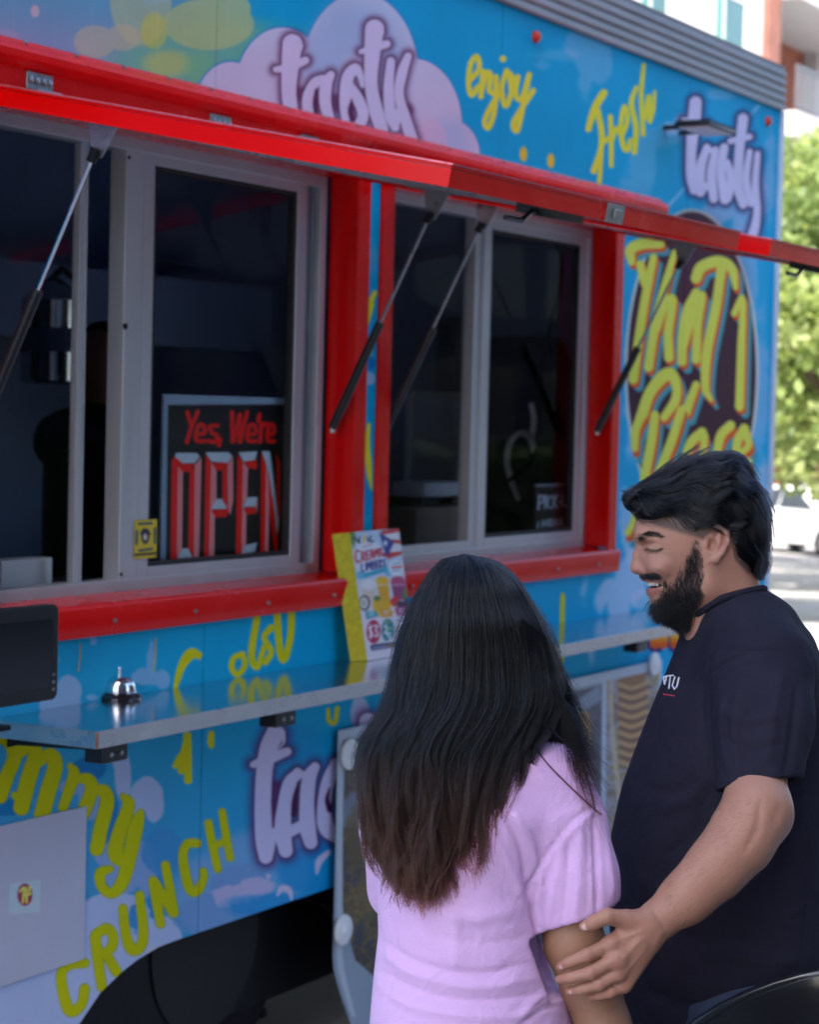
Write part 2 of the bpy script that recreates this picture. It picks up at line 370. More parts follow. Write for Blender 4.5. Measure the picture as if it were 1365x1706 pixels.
mist([(420, 1455, 90, 70), (350, 1490, 60, 70), (470, 1440, 50, 70)], .55, (172, 184, 226), 14, 6)
mist([(400, 1480, 50, 40), (370, 1520, 60, 34), (330, 1530, 40, 30)], .7, (124, 160, 210), 2.5, 6, 16)
mist([(395, 1490, 40, 16), (375, 1502, 16, 10), (428, 1478, 30, 16)], .85, (206, 190, 224), 1.5, 3, 9)
mist([(520, 1450, 60, 40), (560, 1430, 40, 60), (470, 1510, 90, 22)], .6, (10, 140, 210), 6, 5, 14)
cv.strokes([[(462, 1492, 1.5), (470, 1480, 5), (482, 1484, 5), (486, 1500, 1.5)], [(528, 1455, 2), (532, 1435, 6), (548, 1420, 4)], [(447, 1460, 4)]], 4, (226, 205, 232), .9)
mist([(600, 1190, 16, 30)], .9, (206, 205, 236), 1.5, 2); mist([(480, 1240, 60, 30)], .35, (40, 130, 200), 10)
mist([(280, 1585, 34, 10)], .5, (226, 205, 180), 2, 3)
# lettering
YEL = (238, 232, 56); PLUM = (96, 40, 84); LET = (214, 208, 240); LET2 = (196, 192, 226)
def letcol(u, v): t = (fbm(u/30, v/60, 2, 5)*.3+sstep(0, 1500, v)*.5); return grad((222, 214, 244), (208, 196, 232), t)
cv.zoom(400, 0, 2.73)
tasty = [[(238, 200, 46), (228, 300, 40), (222, 420, 34), (236, 540, 34)], [(262, 205, 26), (276, 222, 8), (262, 252, 4)], [(162, 316, 14), (230, 305, 20), (298, 275, 18)],
 [(318, 540, 30), (308, 450, 26), (338, 380, 24), (372, 360, 20)], [(414, 340, 18), (392, 380, 28), (388, 470, 27), (412, 560, 24)],
 [(492, 560, 28), (478, 470, 26), (488, 360, 28), (522, 312, 24), (545, 340, 16), (556, 392, 9)], [(492, 380, 20), (536, 450, 26), (560, 520, 26), (540, 580, 26)],
 [(612, 132, 44), (602, 240, 37), (596, 380, 30), (618, 500, 32), (646, 590, 30)], [(640, 120, 14), (652, 150, 5)], [(550, 235, 12), (600, 222, 18), (668, 200, 18)],
 [(686, 280, 20), (676, 400, 24), (684, 520, 26), (706, 580, 20)], [(764, 256, 18), (738, 330, 24), (724, 430, 22), (752, 540, 26), (784, 640, 28)], [(706, 580, 18), (730, 470, 14)]]
cv.strokes(tasty, 20, PLUM, .9, soft=4, glow=(PLUM, .6, 7), grow=1)
cv.strokes([[(250, 420, 30), (440, 470, 40), (600, 450, 40), (760, 500, 30)]], 30, PLUM, .75, soft=6)
cv.strokes(tasty, 20, letcol, 1, soft=.7, outline=((60, 30, 66), 1.2))
cv.strokes([[(345, 405, 4), (340, 470, 10), (350, 540, 10)], [(508, 455, 4), (500, 500, 10), (510, 545, 12)]], 6, PLUM, 1)
enjoy = [[(1050, 362), (1088, 312), (1078, 258), (1050, 290), (1040, 380), (1054, 432), (1086, 392)], [(1106, 326), (1096, 440)], [(1096, 420), (1122, 335), (1140, 345), (1134, 408), (1150, 424)],
 [(1165, 350), (1164, 440), (1152, 530), (1128, 582), (1114, 548), (1150, 470), (1186, 420)], [(1197, 268, 15)], [(1214, 322), (1190, 400), (1208, 482), (1234, 420), (1226, 335), (1250, 375)],
 [(1264, 350), (1254, 430), (1282, 448), (1316, 340)], [(1316, 340), (1290, 470), (1262, 592), (1244, 560), (1290, 480), (1335, 412)]]
cv.strokes(enjoy, 12.5, YEL, 1, soft=1)
cv.zoom(0, 0, 1); cv.blob([(872.5, 257, 6, 12.5), (918, 268, 6, 12.5)], (236, 204, 40), 1, soft=1)
cv.zoom(865, 0, 2.73)
fresh = [[(316, 588, 14), (330, 535, 16), (352, 478, 18), (386, 424, 18)], [(356, 500, 15), (376, 600, 14), (372, 680, 13), (340, 778, 14)], [(372, 690, 13), (366, 835, 10)], [(376, 655, 12), (428, 612, 10)],
 [(416, 530, 11), (420, 640, 12), (420, 755, 10)], [(422, 640, 11), (444, 585, 12), (466, 612, 13)], [(474, 606, 12), (494, 548, 11), (480, 486, 12), (464, 570, 12), (474, 660, 13), (494, 682, 12), (508, 636, 10)],
 [(534, 400, 11), (512, 470, 13), (532, 580, 13), (526, 692, 13)], [(568, 296, 10), (556, 440, 11), (566, 612, 11)], [(572, 540, 11), (592, 440, 12), (596, 552, 12)], [(618, 418, 8), (612, 500, 9), (596, 552, 10)]]
cv.strokes(fresh, 12, YEL, 1, soft=1.2)
tasty2 = [[(804, 466, 28), (796, 560, 30), (784, 680, 24), (784, 800, 24), (796, 868, 18)], [(752, 548, 14), (850, 562, 14)], [(856, 672, 18), (828, 760, 22), (826, 874, 22)], [(894, 682, 16), (876, 790, 22), (886, 904, 20)], [(832, 868, 16), (862, 840, 16)], [(852, 676, 14), (884, 690, 12)],
 [(934, 672, 20), (920, 780, 20), (938, 906, 24)], [(948, 740, 16), (966, 820, 20), (950, 900, 20)], [(1020, 540, 24), (1004, 680, 22), (996, 840, 22), (1020, 930, 20)], [(962, 642, 14), (1050, 622, 14)],
 [(1050, 690, 14), (1034, 820, 18), (1056, 924, 18)], [(1086, 700, 14), (1076, 840, 17), (1084, 960, 17), (1066, 1060, 22), (1036, 1084, 12)]]
cv.strokes(tasty2, 18, (70, 50, 96), .95, soft=2, glow=((60, 60, 120), .6, 6), grow=3)
cv.strokes([[(850, 800, 30), (960, 840, 30)]], 20, (70, 50, 96), .9, soft=3)
cv.strokes(tasty2, 18, letcol, 1, soft=1.1)
# round emblem
cv.zoom(0, 0, 1)
cv.blob([(1153, 618, 112, 270)], (214, 218, 206), 1, soft=1.2); cv.blob([(1153, 618, 107, 265)], (62, 22, 44), 1, soft=1.2)
cv.blob([(1165, 480, 70, 110)], (86, 28, 52), .5, soft=30)
cv.zoom(865, 300, 2.73)
that = [[(512, 372, 20), (508, 318, 28), (560, 290, 30), (644, 292, 22)], [(552, 384, 22), (572, 470, 22)], [(612, 352, 20), (578, 520, 24), (548, 700, 24), (520, 906, 26)],
 [(708, 330, 16), (668, 470, 22), (622, 650, 24), (590, 852, 24)], [(628, 680, 18), (664, 570, 22), (700, 545, 22), (680, 690, 24), (682, 806, 26)],
 [(806, 512, 24), (762, 600, 24), (744, 720, 24), (742, 826, 24)], [(748, 760, 20), (790, 620, 22), (836, 520, 18), (814, 660, 22), (806, 816, 24)],
 [(806, 446, 28), (830, 396, 30), (910, 370, 30), (968, 404, 26), (986, 490, 14)], [(922, 400, 26), (896, 580, 26), (856, 780, 26), (848, 940, 22), (874, 1000, 12)],
 [(980, 606, 18), (1018, 540, 16), (1012, 760, 22), (1004, 1030, 24)],
 [(556, 1080, 30), (600, 960, 30), (678, 880, 34), (716, 930, 26), (712, 1000, 26), (660, 1080, 22)], [(806, 930, 20), (758, 1060, 26)]]
that = [[(p[0], p[1], p[2]*.86) for p in st] for st in that]
cv.strokes(that, 22, (64, 160, 170), 1, soft=1.3, off=(26, 34)); cv.strokes(that, 22, (232, 92, 30), 1, soft=1.2, off=(9, 16), grow=.5); cv.strokes(that, 22, (232, 230, 84), 1, soft=1.2)
cv.zoom(965, 700, 3.4125)
place = [[(352, -20, 34), (322, 60, 30), (318, 160, 24)], [(432, -30, 30), (412, 120, 34), (372, 330, 34)], [(584, -60, 30), (530, 110, 34), (456, 300, 32)], [(700, 70, 36), (636, 130, 34), (590, 260, 30)], [(716, 90, 26), (700, 230, 26)],
 [(862, 30, 34), (806, 90, 34), (790, 200, 30), (840, 230, 24)], [(940, 50, 36), (900, 130, 32), (900, 230, 30), (966, 236, 26)], [(944, 60, 30), (966, 140, 26), (920, 190, 22)], [(318, 470, 22), (318, 560, 26), (278, 640, 24)]]
place = [[(p[0], p[1], p[2]*.8) for p in st] for st in place]
cv.strokes(place, 30, (64, 160, 170), 1, soft=1.3, off=(28, 70)); cv.strokes(place, 30, (232, 92, 30), 1, soft=1.2, off=(10, 32), grow=.5); cv.strokes(place, 30, (232, 230, 84), 1, soft=1.2)
# strip between the two windows
cv.zoom(450, 250, 2.73)
cv.blob([(470, 500, 24, 70)], (120, 180, 220), .6, soft=5); cv.strokes([[(476, 650, 12), (446, 720, 14), (440, 790, 10), (470, 700, 6)], [(470, 860, 10), (446, 925, 16)]], 12, YEL, 1)
cv.blob([(450, 970, 30, 30)], (0, 132, 208), 1); cv.blob([(450, 1040, 30, 30)], (200, 204, 234), .8)
cv.zoom(550, 550, 2.73); cv.strokes([[(176, 430, 8), (168, 520, 14), (176, 620, 14), (184, 720, 8)], [(150, 490, 8), (170, 480, 8)]], 10, YEL, 1); cv.blob([(160, 760, 26, 90)], (10, 150, 216), .8)
# lower lettering
OL = (222, 212, 24)
cv.zoom(0, 1000, 3.9); cv.strokes([[(1140, 560, 16), (1180, 430, 26), (1238, 350, 36), (1292, 356, 22)], [(1292, 356, 22), (1296, 380, 8)]], 26, OL, 1)
cv.strokes([[(1175, 1110, 22), (1190, 1000, 22), (1220, 880, 20)], [(1216, 880, 26), (1222, 1170, 26)], [(1360, 885, 10), (1362, 925, 16)]], 20, OL, 1)
cv.zoom(0, 0, 1)
cv.strokes([[(404, 1090), (390, 1096), (386, 1112), (396, 1124), (408, 1108), (404, 1090)], [(428, 1030, 6), (419, 1090, 6), (428, 1112, 5), (440, 1078, 5)], [(452, 1046, 6), (440, 1062, 5), (452, 1086, 5), (442, 1104, 5)], [(462, 1026, 6), (466, 1084, 6), (474, 1098, 6), (484, 1060, 6), (486, 1016, 6)]], 5, OL, 1, soft=1.2)
cv.strokes([[(352, 1222, 5), (352, 1242, 5)], [(547, 1182, 3), (548, 1200, 4), (558, 1204, 4), (562, 1180, 4)], [(938, 992, 4), (937, 1032, 4), (936, 1100, 4)], [(926, 1110, 4), (936, 1122, 4)], [(300, 1260, 5), (292, 1276, 5)]], 4, OL, 1, soft=1.2)
cv.zoom(0, 1250, 2.73)
def blk(st, r): cv.strokes(st, r, (170, 168, 40), 1, soft=1, grow=1.6); cv.strokes(st, r, (206, 202, 14), 1, soft=.8)
blk([[(-40, -60, 24), (30, -50, 30), (66, 20, 30), (30, 120, 30), (0, 210, 30)], [(72, 30, 18), (130, -20, 28), (160, 20, 32), (128, 130, 34), (96, 260, 34)], [(168, 60, 18), (224, 20, 28), (250, 70, 32), (220, 180, 34), (190, 290, 34)], [(66, 205, 14), (100, 240, 14)],
     [(318, 70, 10), (336, 110, 24), (310, 190, 22), (286, 260, 20)], [(346, 130, 14), (398, 134, 26), (416, 180, 28), (380, 280, 30)], [(420, 190, 14), (470, 184, 26), (486, 240, 30), (456, 360, 30), (440, 450, 28), (424, 430, 12)],
     [(560, 210, 12), (584, 250, 26), (540, 380, 30), (524, 470, 32), (560, 500, 26), (604, 450, 18)], [(640, 285, 14), (620, 340, 30), (596, 450, 30), (560, 590, 28), (510, 650, 22), (462, 620, 20), (456, 560, 22), (500, 540, 14)]], 28)
blk([[(384, 968, 20), (320, 976, 20), (280, 1010, 20), (282, 1080, 22), (306, 1170, 24), (334, 1188, 22), (372, 1150, 20), (384, 1084, 20)],
     [(432, 850, 22), (446, 960, 22), (462, 1076, 20)], [(436, 836, 20), (486, 812, 22), (514, 850, 20), (504, 900, 20), (458, 930, 18)], [(478, 920, 20), (528, 1006, 22)],
     [(558, 720, 18), (572, 840, 20), (598, 905, 24), (636, 896, 22), (652, 830, 20), (634, 660, 18)], [(696, 596, 20), (714, 700, 20), (730, 790, 18)], [(700, 600, 20), (788, 740, 20)], [(752, 524, 18), (774, 640, 18), (792, 740, 18)]], 18)
blk([[(896, 424, 18), (856, 424, 18), (832, 470, 18), (842, 560, 20), (866, 636, 20), (900, 636, 20), (926, 580, 16), (924, 550, 14)], [(948, 332, 16), (966, 430, 17), (990, 540, 16)], [(1010, 280, 14), (1026, 380, 16), (1046, 490, 15)], [(972, 440, 14), (1030, 408, 14)]], 16)
cv.zoom(300, 1150, 3.0675)
tas3 = [[(486, 220, 46), (452, 300, 46), (430, 420, 42), (424, 600, 44), (436, 760, 52), (438, 852, 36)], [(520, 215, 18), (530, 262, 8), (508, 298, 4)], [(374, 380, 18), (450, 352, 28), (548, 314, 22)],
 [(600, 426, 26), (560, 480, 36), (534, 600, 38), (524, 720, 44), (540, 820, 36)], [(690, 392, 24), (660, 450, 36), (648, 580, 38), (652, 700, 42), (668, 778, 34)], [(600, 420, 24), (640, 440, 16)], [(566, 720, 30), (620, 690, 26), (650, 640, 20)],
 [(800, 380, 34), (756, 470, 34), (736, 600, 36), (748, 700, 42), (796, 746, 34)], [(800, 400, 30), (880, 500, 40), (900, 640, 40), (820, 740, 36)], [(960, 160, 44), (930, 400, 40), (950, 740, 40)]]
cv.strokes(tas3, 30, (96, 46, 100), .9, soft=5, glow=((96, 46, 110), .6, 10), grow=1.4)
cv.strokes([[(490, 500, 40), (600, 600, 40), (720, 560, 30)]], 30, (96, 46, 100), .9, soft=5)
cv.strokes(tas3, 30, letcol, 1, soft=.8, outline=((70, 36, 76), 1.5))
cv.strokes([[(604, 470, 5), (586, 560, 14), (578, 640, 12)], [(764, 500, 4), (752, 560, 12), (766, 610, 16)]], 8, (72, 30, 70), 1); cv.strokes([[(478, 560, 14), (476, 700, 6)]], 6, (96, 46, 100), 1)
# orange sunset letters at the shelf end
cv.zoom(850, 1000, 3.4125)
for ox in (0, 115, 210, 300): cv.strokes([[(830+ox, 190, 34), (830+ox, 250, 34)]], 34, (30, 30, 120), 1, grow=5); 
for ox in (0, 45, 115, 210, 300): cv.strokes([[(825+ox, 180, 30), (825+ox, 248, 30)]], 30, lambda u, v: grad((250, 214, 50), (232, 96, 20), sstep(1052, 1076, v)), 1)
cv.poly([(800, 180), (1000, 150), (1000, 120), (800, 150)], (0, 140, 212))
wrap_img = cv.image('wrap_print'); WRAP = print_mat('vinyl_wrap', wrap_img, .5, .05)
def wrap_uv(x, y, z): return ((x-X0)/(X1-X0), (z-Z0)/(Z1-Z0))
del U, V, gx, gz

# ================================================================== FOOD TRUCK
truck = thing('food_truck', 'sky blue food truck with cloud print, red framed serving windows and a steel shelf', 'food truck', (5.2, 1.1, 0))
W1 = (3.745, 5.315); W2 = (5.515, 7.080); WZ = (1.372, 2.478)
XL, XR, ZT, ZB = 2.0, 8.715, 3.105, .505
seams = [XL, 3.035, 4.616, 6.184, 7.735, XR]
def clip_cells(x0, x1):
    xs = sorted(set([x0, x1]+[v for w in (W1, W2) for v in w if x0 < v < x1])); out = []
    for a, b in zip(xs[:-1], xs[1:]):
        m = (a+b)/2; inside = any(w[0] < m < w[1] for w in (W1, W2)); out.append((a, b, inside))
    return out
arch = [(4.0, .30), (4.07, .34), (4.13, .383), (4.21, .44), (4.3, .474), (4.36, .490), (4.445, .503), (4.52, .505)]
for i in range(5):
    x0, x1 = seams[i]+.002, seams[i+1]-.002; mb = MB()
    for a, b, ins in clip_cells(x0, x1):
        zs = [(1.0, WZ[0]), (WZ[1], ZT)] if ins else [(1.0, ZT)]
        for z0, z1 in zs: mb.box(a, b, 0, .025, z0, z1)
    if i == 0: mb.box(x0, x1, 0, .025, .30, 1.0)
    elif i == 1: mb.prism_y([(x0, .30)]+[p for p in arch]+[(x1, .505), (x1, 1.0), (x0, 1.0)], 0, .025)
    else: mb.box(x0, x1, 0, .025, ZB, 1.0)
    o = mb.build('side_panel', WRAP, truck); planar_uv(o, wrap_uv)
# seam backing, other walls, roof, floor
MB().box(XL+.02, XR-.02, .026, .034, .56, WZ[0]).box(XL+.02, W1[0]-.02, .026, .034, WZ[0], ZT-.02).box(W1[1]+.02, W2[0]-.02, .026, .034, WZ[0], ZT-.02).box(W2[1]+.02, XR-.02, .026, .034, WZ[0], ZT-.02).box(XL+.02, XR-.02, .026, .034, WZ[1]+.0, ZT-.02).build('wall_core', BLACK, truck)
BLUEP = mat('blue_wrap_plain', lin((.05, .5, .78)), .35, 0, .1, 2)
MB().box(XR, XR+.02, .002, 2.3, ZB, ZT).build('rear_wall', BLUEP, truck)
MB().box(XL-.02, XL, .002, 2.3, ZB, ZT).build('front_wall', BLUEP, truck)
MB().box(XL, XR, 2.3, 2.325, ZB, ZT).build('far_side_wall', BLUEP, truck)
MB().box(XL, XR, .04, 2.29, ZT, ZT+.03).build('roof', mat('white_roof', (.7, .7, .7), .5), truck)
# roof rail : corrugated extrusion
prof = [(.03, 3.098)]
y = -.014
for k in range(5):
    z = 3.098+k*.034; prof += [(-.016, z), (-.020, z+.006), (-.020, z+.020), (-.008, z+.026), (-.008, z+.032)]
prof += [(-.016, 3.275), (.04, 3.282)]
MB().prism_x(prof[::-1], XL, XR+.012).build('roof_rail', ROOFMET, truck)
# rub rail corner edge at rear
MB().box(XR-.004, XR+.03, -.012, .01, ZB, ZT-.01).build('corner_trim', mat('pale_corner_trim', (.55, .6, .72), .35, .3), truck, bevel=.003)
# interior lining
MB().box(XL+.03, XR-.03, 2.2, 2.22, .6, 3.05).build('interior_back_wall', INT, truck)
MB().box(XL+.03, XR-.03, .06, 2.2, .58, .6).build('interior_floor', DARKINT, truck)
MB().box(XL+.03, XR-.03, .06, 2.2, 3.05, 3.07).build('interior_ceiling', INT, truck)
MB().box(XL+.03, 5.40, .25, .7, 1.14, 1.17).build('worktop', STEEL, truck); MB().box(5.44, 8.6, .25, .7, 1.14, 1.17).build('worktop', STEEL, truck)
MB().box(XL+.03, 4.6, 1.7, 2.19, 1.1, 2.9).build('refrigerator', BLACK, truck, bevel=.02)
MB().box(8.64, 8.66, .06, 2.19, .6, 3.05).build('interior_end_wall', INT, truck)
MB().box(5.4, 7.4, 1.6, 2.19, 2.25, 2.3).box(5.4, 7.4, 1.6, 1.62, 2.05, 2.25).build('overhead_shelf', INT, truck)

# casings -----------------------------------------------------------
def casing(w):
    a, b = w; z0, z1 = WZ; fl = .066
    mb = MB()
    mb.box(a-fl, a, -.012, -.001, z0-.082, z1+.05).box(b, b+fl, -.012, -.001, z0-.082, z1+.05)
    mb.box(a, b, -.012, -.001, z1, z1+.05)
    o = mb.build('window_casing', RED, truck, bevel=.002)
    s = MB().prism_x([(-.0, z0-.082), (-.026, z0-.078), (-.032, z0-.012), (-.026, z0-.002), (.085, z0+.008), (.085, z0-.02), (.0, z0-.02)][::-1], a-.002, b+fl)
    s.build('sill', RED, o, bevel=.0025)
    r = MB().box(b-.004, b-.0005, -.010, .077, z0+.009, z1-.0005).box(a+.0005, a+.004, -.010, .16, z0+.009, z1-.0005).box(a+.0045, b-.0045, -.010, .16, z1-.0045, z1-.001); r.build('reveal', RED, o)
    for k in range(5):
        x = a+.12+k*(b-a-.24)/4
        MB().lathe((x, -.034, z0-.045), [(.0055, .004), (.005, -.001), (.003, -.003), (.001, -.0032)], 10, 'y').build('screw_head', ZINC, o)
    return o
c1 = casing(W1); c2 = casing(W2)

# windows -----------------------------------------------------------
BLACK.node_tree.nodes['Principled BSDF'].inputs['Specular IOR Level'].default_value = .2
RUBBER.node_tree.nodes['Principled BSDF'].inputs['Specular IOR Level'].default_value = .15
GASK = mat('black_gasket', (.012, .012, .014), .6)
def frame(name, x0, x1, z0, z1, t, y0, y1, parent, m=ALU, bev=.002, tb=None):
    tb = tb or t
    mb = MB().box(x0, x0+t, y0, y1, z0, z1).box(x1-t, x1, y0, y1, z0, z1).box(x0+t, x1-t, y0, y1, z1-tb, z1).box(x0+t, x1-t, y0, y1, z0, z0+tb)
    return mb.build(name, m, parent, bevel=bev)
def pane(x0, x1, z0, z1, y, parent): return MB().box(x0, x1, y, y+.004, z0, z1).build('glass_pane', GLASS, parent)
zf0, zf1 = 1.375, 2.476
f1 = frame('window_frame', W1[0]+.004, 5.292, zf0, zf1, .032, .078, .135, truck)
MB().box(5.196, 5.26, .100, .13, 1.405, 2.445).box(5.205, 5.21, .093, .1, 1.405, 2.445).box(5.235, 5.24, .093, .1, 1.405, 2.445).build('track', mat('grey_track', (.3, .32, .36), .5, .5), f1)
MB().box(4.216, 4.236, .105, .125, 1.405, 2.444).box(4.238, 4.247, .105, .115, 1.405, 2.444).build('mullion', ALU, f1, bevel=.001)
MB().box(4.362, 4.433, .08, .128, 1.404, 2.445).build('mullion', ALU, f1, bevel=.002)
pane(3.79, 4.216, 1.407, 2.444, .118, f1)
s1 = frame('sliding_sash', 4.435, 5.194, 1.405, 2.447, .048, .082, .108, truck, tb=.028)
s1b = frame('gasket', 4.483, 5.146, 1.433, 2.419, .012, .086, .104, s1, GASK, 0)
pane(4.49, 5.14, 1.44, 2.41, .096, s1)
MB().box(4.506, 4.522, .11, .118, 1.44, 2.42).build('inner_rail', ALU, s1)
MB().lathe((4.366, .079, 2.02), [(.008, .001), (.008, -.003), (.003, -.004)], 12, 'y').build('rubber_stop', BLACK, f1)
for zz in (1.42, 2.425): MB().lathe((4.37, .079, zz), [(.005, .001), (.004, -.002)], 10, 'y').build('screw_head', BLACK, f1)
f2 = frame('window_frame', 5.622, 7.075, zf0, zf1, .032, .078, .135, truck)
MB().box(6.214, 6.262, .088, .128, 1.404, 2.445).build('mullion', ALU, f2, bevel=.002)
pane(5.66, 6.214, 1.407, 2.444, .118, f2)
MB().box(5.655, 6.214, .09, .112, 1.407, 1.43).build('track', ALU, f2, bevel=.001)
s2 = frame('sliding_sash', 6.262, 7.042, 1.405, 2.447, .052, .082, .108, truck, tb=.03)
frame('gasket', 6.314, 6.990, 1.435, 2.417, .012, .086, .104, s2, GASK, 0)
pane(6.32, 6.985, 1.44, 2.41, .096, s2)
MB().box(6.345, 6.362, .11, .118, 1.44, 2.42).build('inner_rail', ALU, s2)
MB().box(5.5195, 5.62, .085, .13, zf0, zf1).build('jamb_cover', ALU, f2)

# header rail above both windows ------------------------------------
hd = MB().prism_x([(0, 2.478), (-.012, 2.478), (-.014, 2.556), (-.03, 2.560), (-.042, 2.572), (-.042, 2.590), (-.030, 2.604), (-.012, 2.609), (-.010, 2.618), (0, 2.618)][::-1], 3.3, 7.463).build('rain_gutter', RED, truck, bevel=.002)
for k in range(22):
    x = 3.5+k*.18
    MB().lathe((x, -.012, 2.613), [(.005, .002), (.0045, -.002), (.002, -.004), (.001, -.0042)], 10, 'y').build('rivet', ZINC, hd)

# awnings -----------------------------------------------------------
HY, HZ, OY, OZ = -.028, 2.505, -1.135, 2.300
UNDER = mat('awning_underside', (.42, .44, .48), .28, .7, .08, 6, rvar=.08)
dirv = Vector((0, OY-HY, OZ-HZ)); dirv.normalize(); nrm = Vector((0, -dirv.z, dirv.y)); 
if nrm.z < 0: nrm = -nrm
def aw(x, s, h): p = Vector((x, HY, HZ))+dirv*s+nrm*h; return tuple(p)
LEN = 1.127
def awning(a, b, n):
    def slab(x0, x1, s0, s1, h0, h1): return [aw(x0,s0,h0),aw(x1,s0,h0),aw(x1,s1,h0),aw(x0,s1,h0),aw(x0,s0,h1),aw(x1,s0,h1),aw(x1,s1,h1),aw(x0,s1,h1)]
    root = MB().hexa(slab(a, b, 0, LEN, -.006, 0)).build('awning', RED, truck, bevel=.001)
    MB().hexa(slab(a, a+.004, 0, LEN-.004, -.042, -.007)).build('side_flange', RED, root); MB().hexa(slab(b-.004, b, 0, LEN-.004, -.042, -.007)).build('side_flange', RED, root)
    MB().hexa(slab(a, b, LEN-.004, LEN, -.042, -.007)).build('front_flange', RED, root)
    MB().hexa(slab(a-.003, b+.003, LEN-.012, LEN+.003, 0.0005, .004)).hexa(slab(a-.003, a+.01, 0, LEN-.014, 0.0005, .004)).build('edge_bead', mat('bead_highlight', lin((.92, .45, .5)), .2, .5, .2, 30), root)  # pale pink bead colour paints in the highlight along the awning edge
    MB().hexa(slab(a+.006, b-.006, .01, LEN-.006, -.012, -.0065)).hexa(slab(a+.006, a+.05, .01, LEN-.006, -.034, -.0125)).hexa(slab(b-.05, b-.006, .01, LEN-.006, -.034, -.0125)).hexa(slab(a+.052, b-.052, LEN-.05, LEN-.006, -.034, -.0125)).hexa(slab(a+.052, b-.052, .01, .05, -.034, -.0125)).build('underside_pan', UNDER, root)
    m = (a+b)/2
    # latch plate on the outer edge and latch mechanism under it
    lp = MB().hexa(slab(m-.045, m+.045, LEN+.0005, LEN+.004, -.043, -.002)).build('latch_plate', ZINC, root, bevel=.001)
    MB().hexa(slab(m-.018, m+.018, LEN+.0045, LEN+.012, -.032, -.012)).build('latch_paddle', ZINC, lp, bevel=.002)
    MB().hexa(slab(m-.16, m-.02, LEN-.16, LEN-.06, -.058, -.0345)).tube([aw(m-.30, LEN-.11, -.075), aw(m-.22, LEN-.11, -.075), aw(m-.18, LEN-.11, -.05), aw(m-.02, LEN-.11, -.05)], .006, 8).build('latch_mechanism', BLACKM, root)
    for hx in (a+.16, m+.1, b-.25):
        h = MB().box(hx-.045, hx+.045, -.02, -.013, 2.515, 2.553).build('hinge', ZINC, root, bevel=.002)
        MB().box(hx-.03, hx+.05, -.045, -.014, 2.500, 2.514).build('hinge_leaf', ZINC, h, bevel=.003)
        for k in range(4): MB().lathe((hx-.033+k*.022, -.02, 2.535), [(.008, .001), (.0075, -.003), (.003, -.004)], 10, 'y').build('hinge_bolt', ZINC, h)
    for st, x in ((0, a+.035), (1, b-.035)):
        top = Vector(aw(x, .262, -.10)); bot = Vector((x, .022, 1.782)); mid = bot.lerp(top, .5)
        so_ = MB().tube([bot, mid], .0125, 12).build('gas_strut', BLACKM, root, smooth='auto')
        MB().tube([mid-(top-bot)*.01, top], .0045, 10).build('strut_rod', CHROME if n == 0 and st == 0 else ZINC, so_, smooth='auto')
        MB().tube([bot-Vector((0, 0, .012)), bot+(top-bot)*.03], .009, 10).build('lower_socket', ZINC, so_, smooth='auto')
        MB().tube([top-(top-bot)*.035, top+(top-bot)*.012], .011, 10).build('upper_socket', BLACK, so_, smooth='auto')
        MB().add([aw(x+.008, .225, -.036), aw(x+.008, .305, -.036), aw(x+.008, .275, -.11), aw(x+.008, .25, -.11), aw(x+.011, .225, -.036), aw(x+.011, .305, -.036), aw(x+.011, .275, -.11), aw(x+.011, .25, -.11)],
                 [(0,1,2,3),(7,6,5,4),(0,4,5,1),(1,5,6,2),(2,6,7,3),(3,7,4,0)]).hexa(slab(x-.03, x+.03, .19, .33, -.038, -.035)).build('strut_bracket', ZINC, so_)
    return root
awning(3.742, 5.288, 0); awning(5.52, 7.066, 1)

# lights on the body --------------------------------------------------
MARK = mat('amber_marker', lin((.75, .2, .05)), .3, 0, .1, 10)
for px_, py_ in ((891, 62), (1278, 203)):
    p = aty(px_, py_, 0); MB().lathe((p[0], 0, p[2]), [(.02, 0), (.018, -.012), (.010, -.019), (.001, -.021)], 16, 'y').build('marker_light', MARK, truck, smooth='auto')
lp = aty(1172, 216, -.12)
fl_ = MB().box(lp[0]-.14, lp[0]+.14, -.2, -.06, lp[2]-.004, lp[2]+.010).build('floodlight', BLACKM, truck, bevel=.008)
MB().box(lp[0]-.12, lp[0]+.12, -.185, -.075, lp[2]-.009, lp[2]-.0045).build('lamp_lens', WHITEP, fl_)
MB().box(lp[0]-.09, lp[0]-.06, -.06, -.001, lp[2]-.006, lp[2]+.008).build('mounting_arm', BLACKM, fl_)
MB().box(lp[0]+.06, lp[0]+.09, -.06, -.001, lp[2]-.006, lp[2]+.008).build('mounting_arm', BLACKM, fl_)
for k in range(9): MB().box(lp[0]-.125+k*.03, lp[0]-.118+k*.03, -.195, -.065, lp[2]+.0105, lp[2]+.018).build('cooling_fin', BLACKM, fl_)

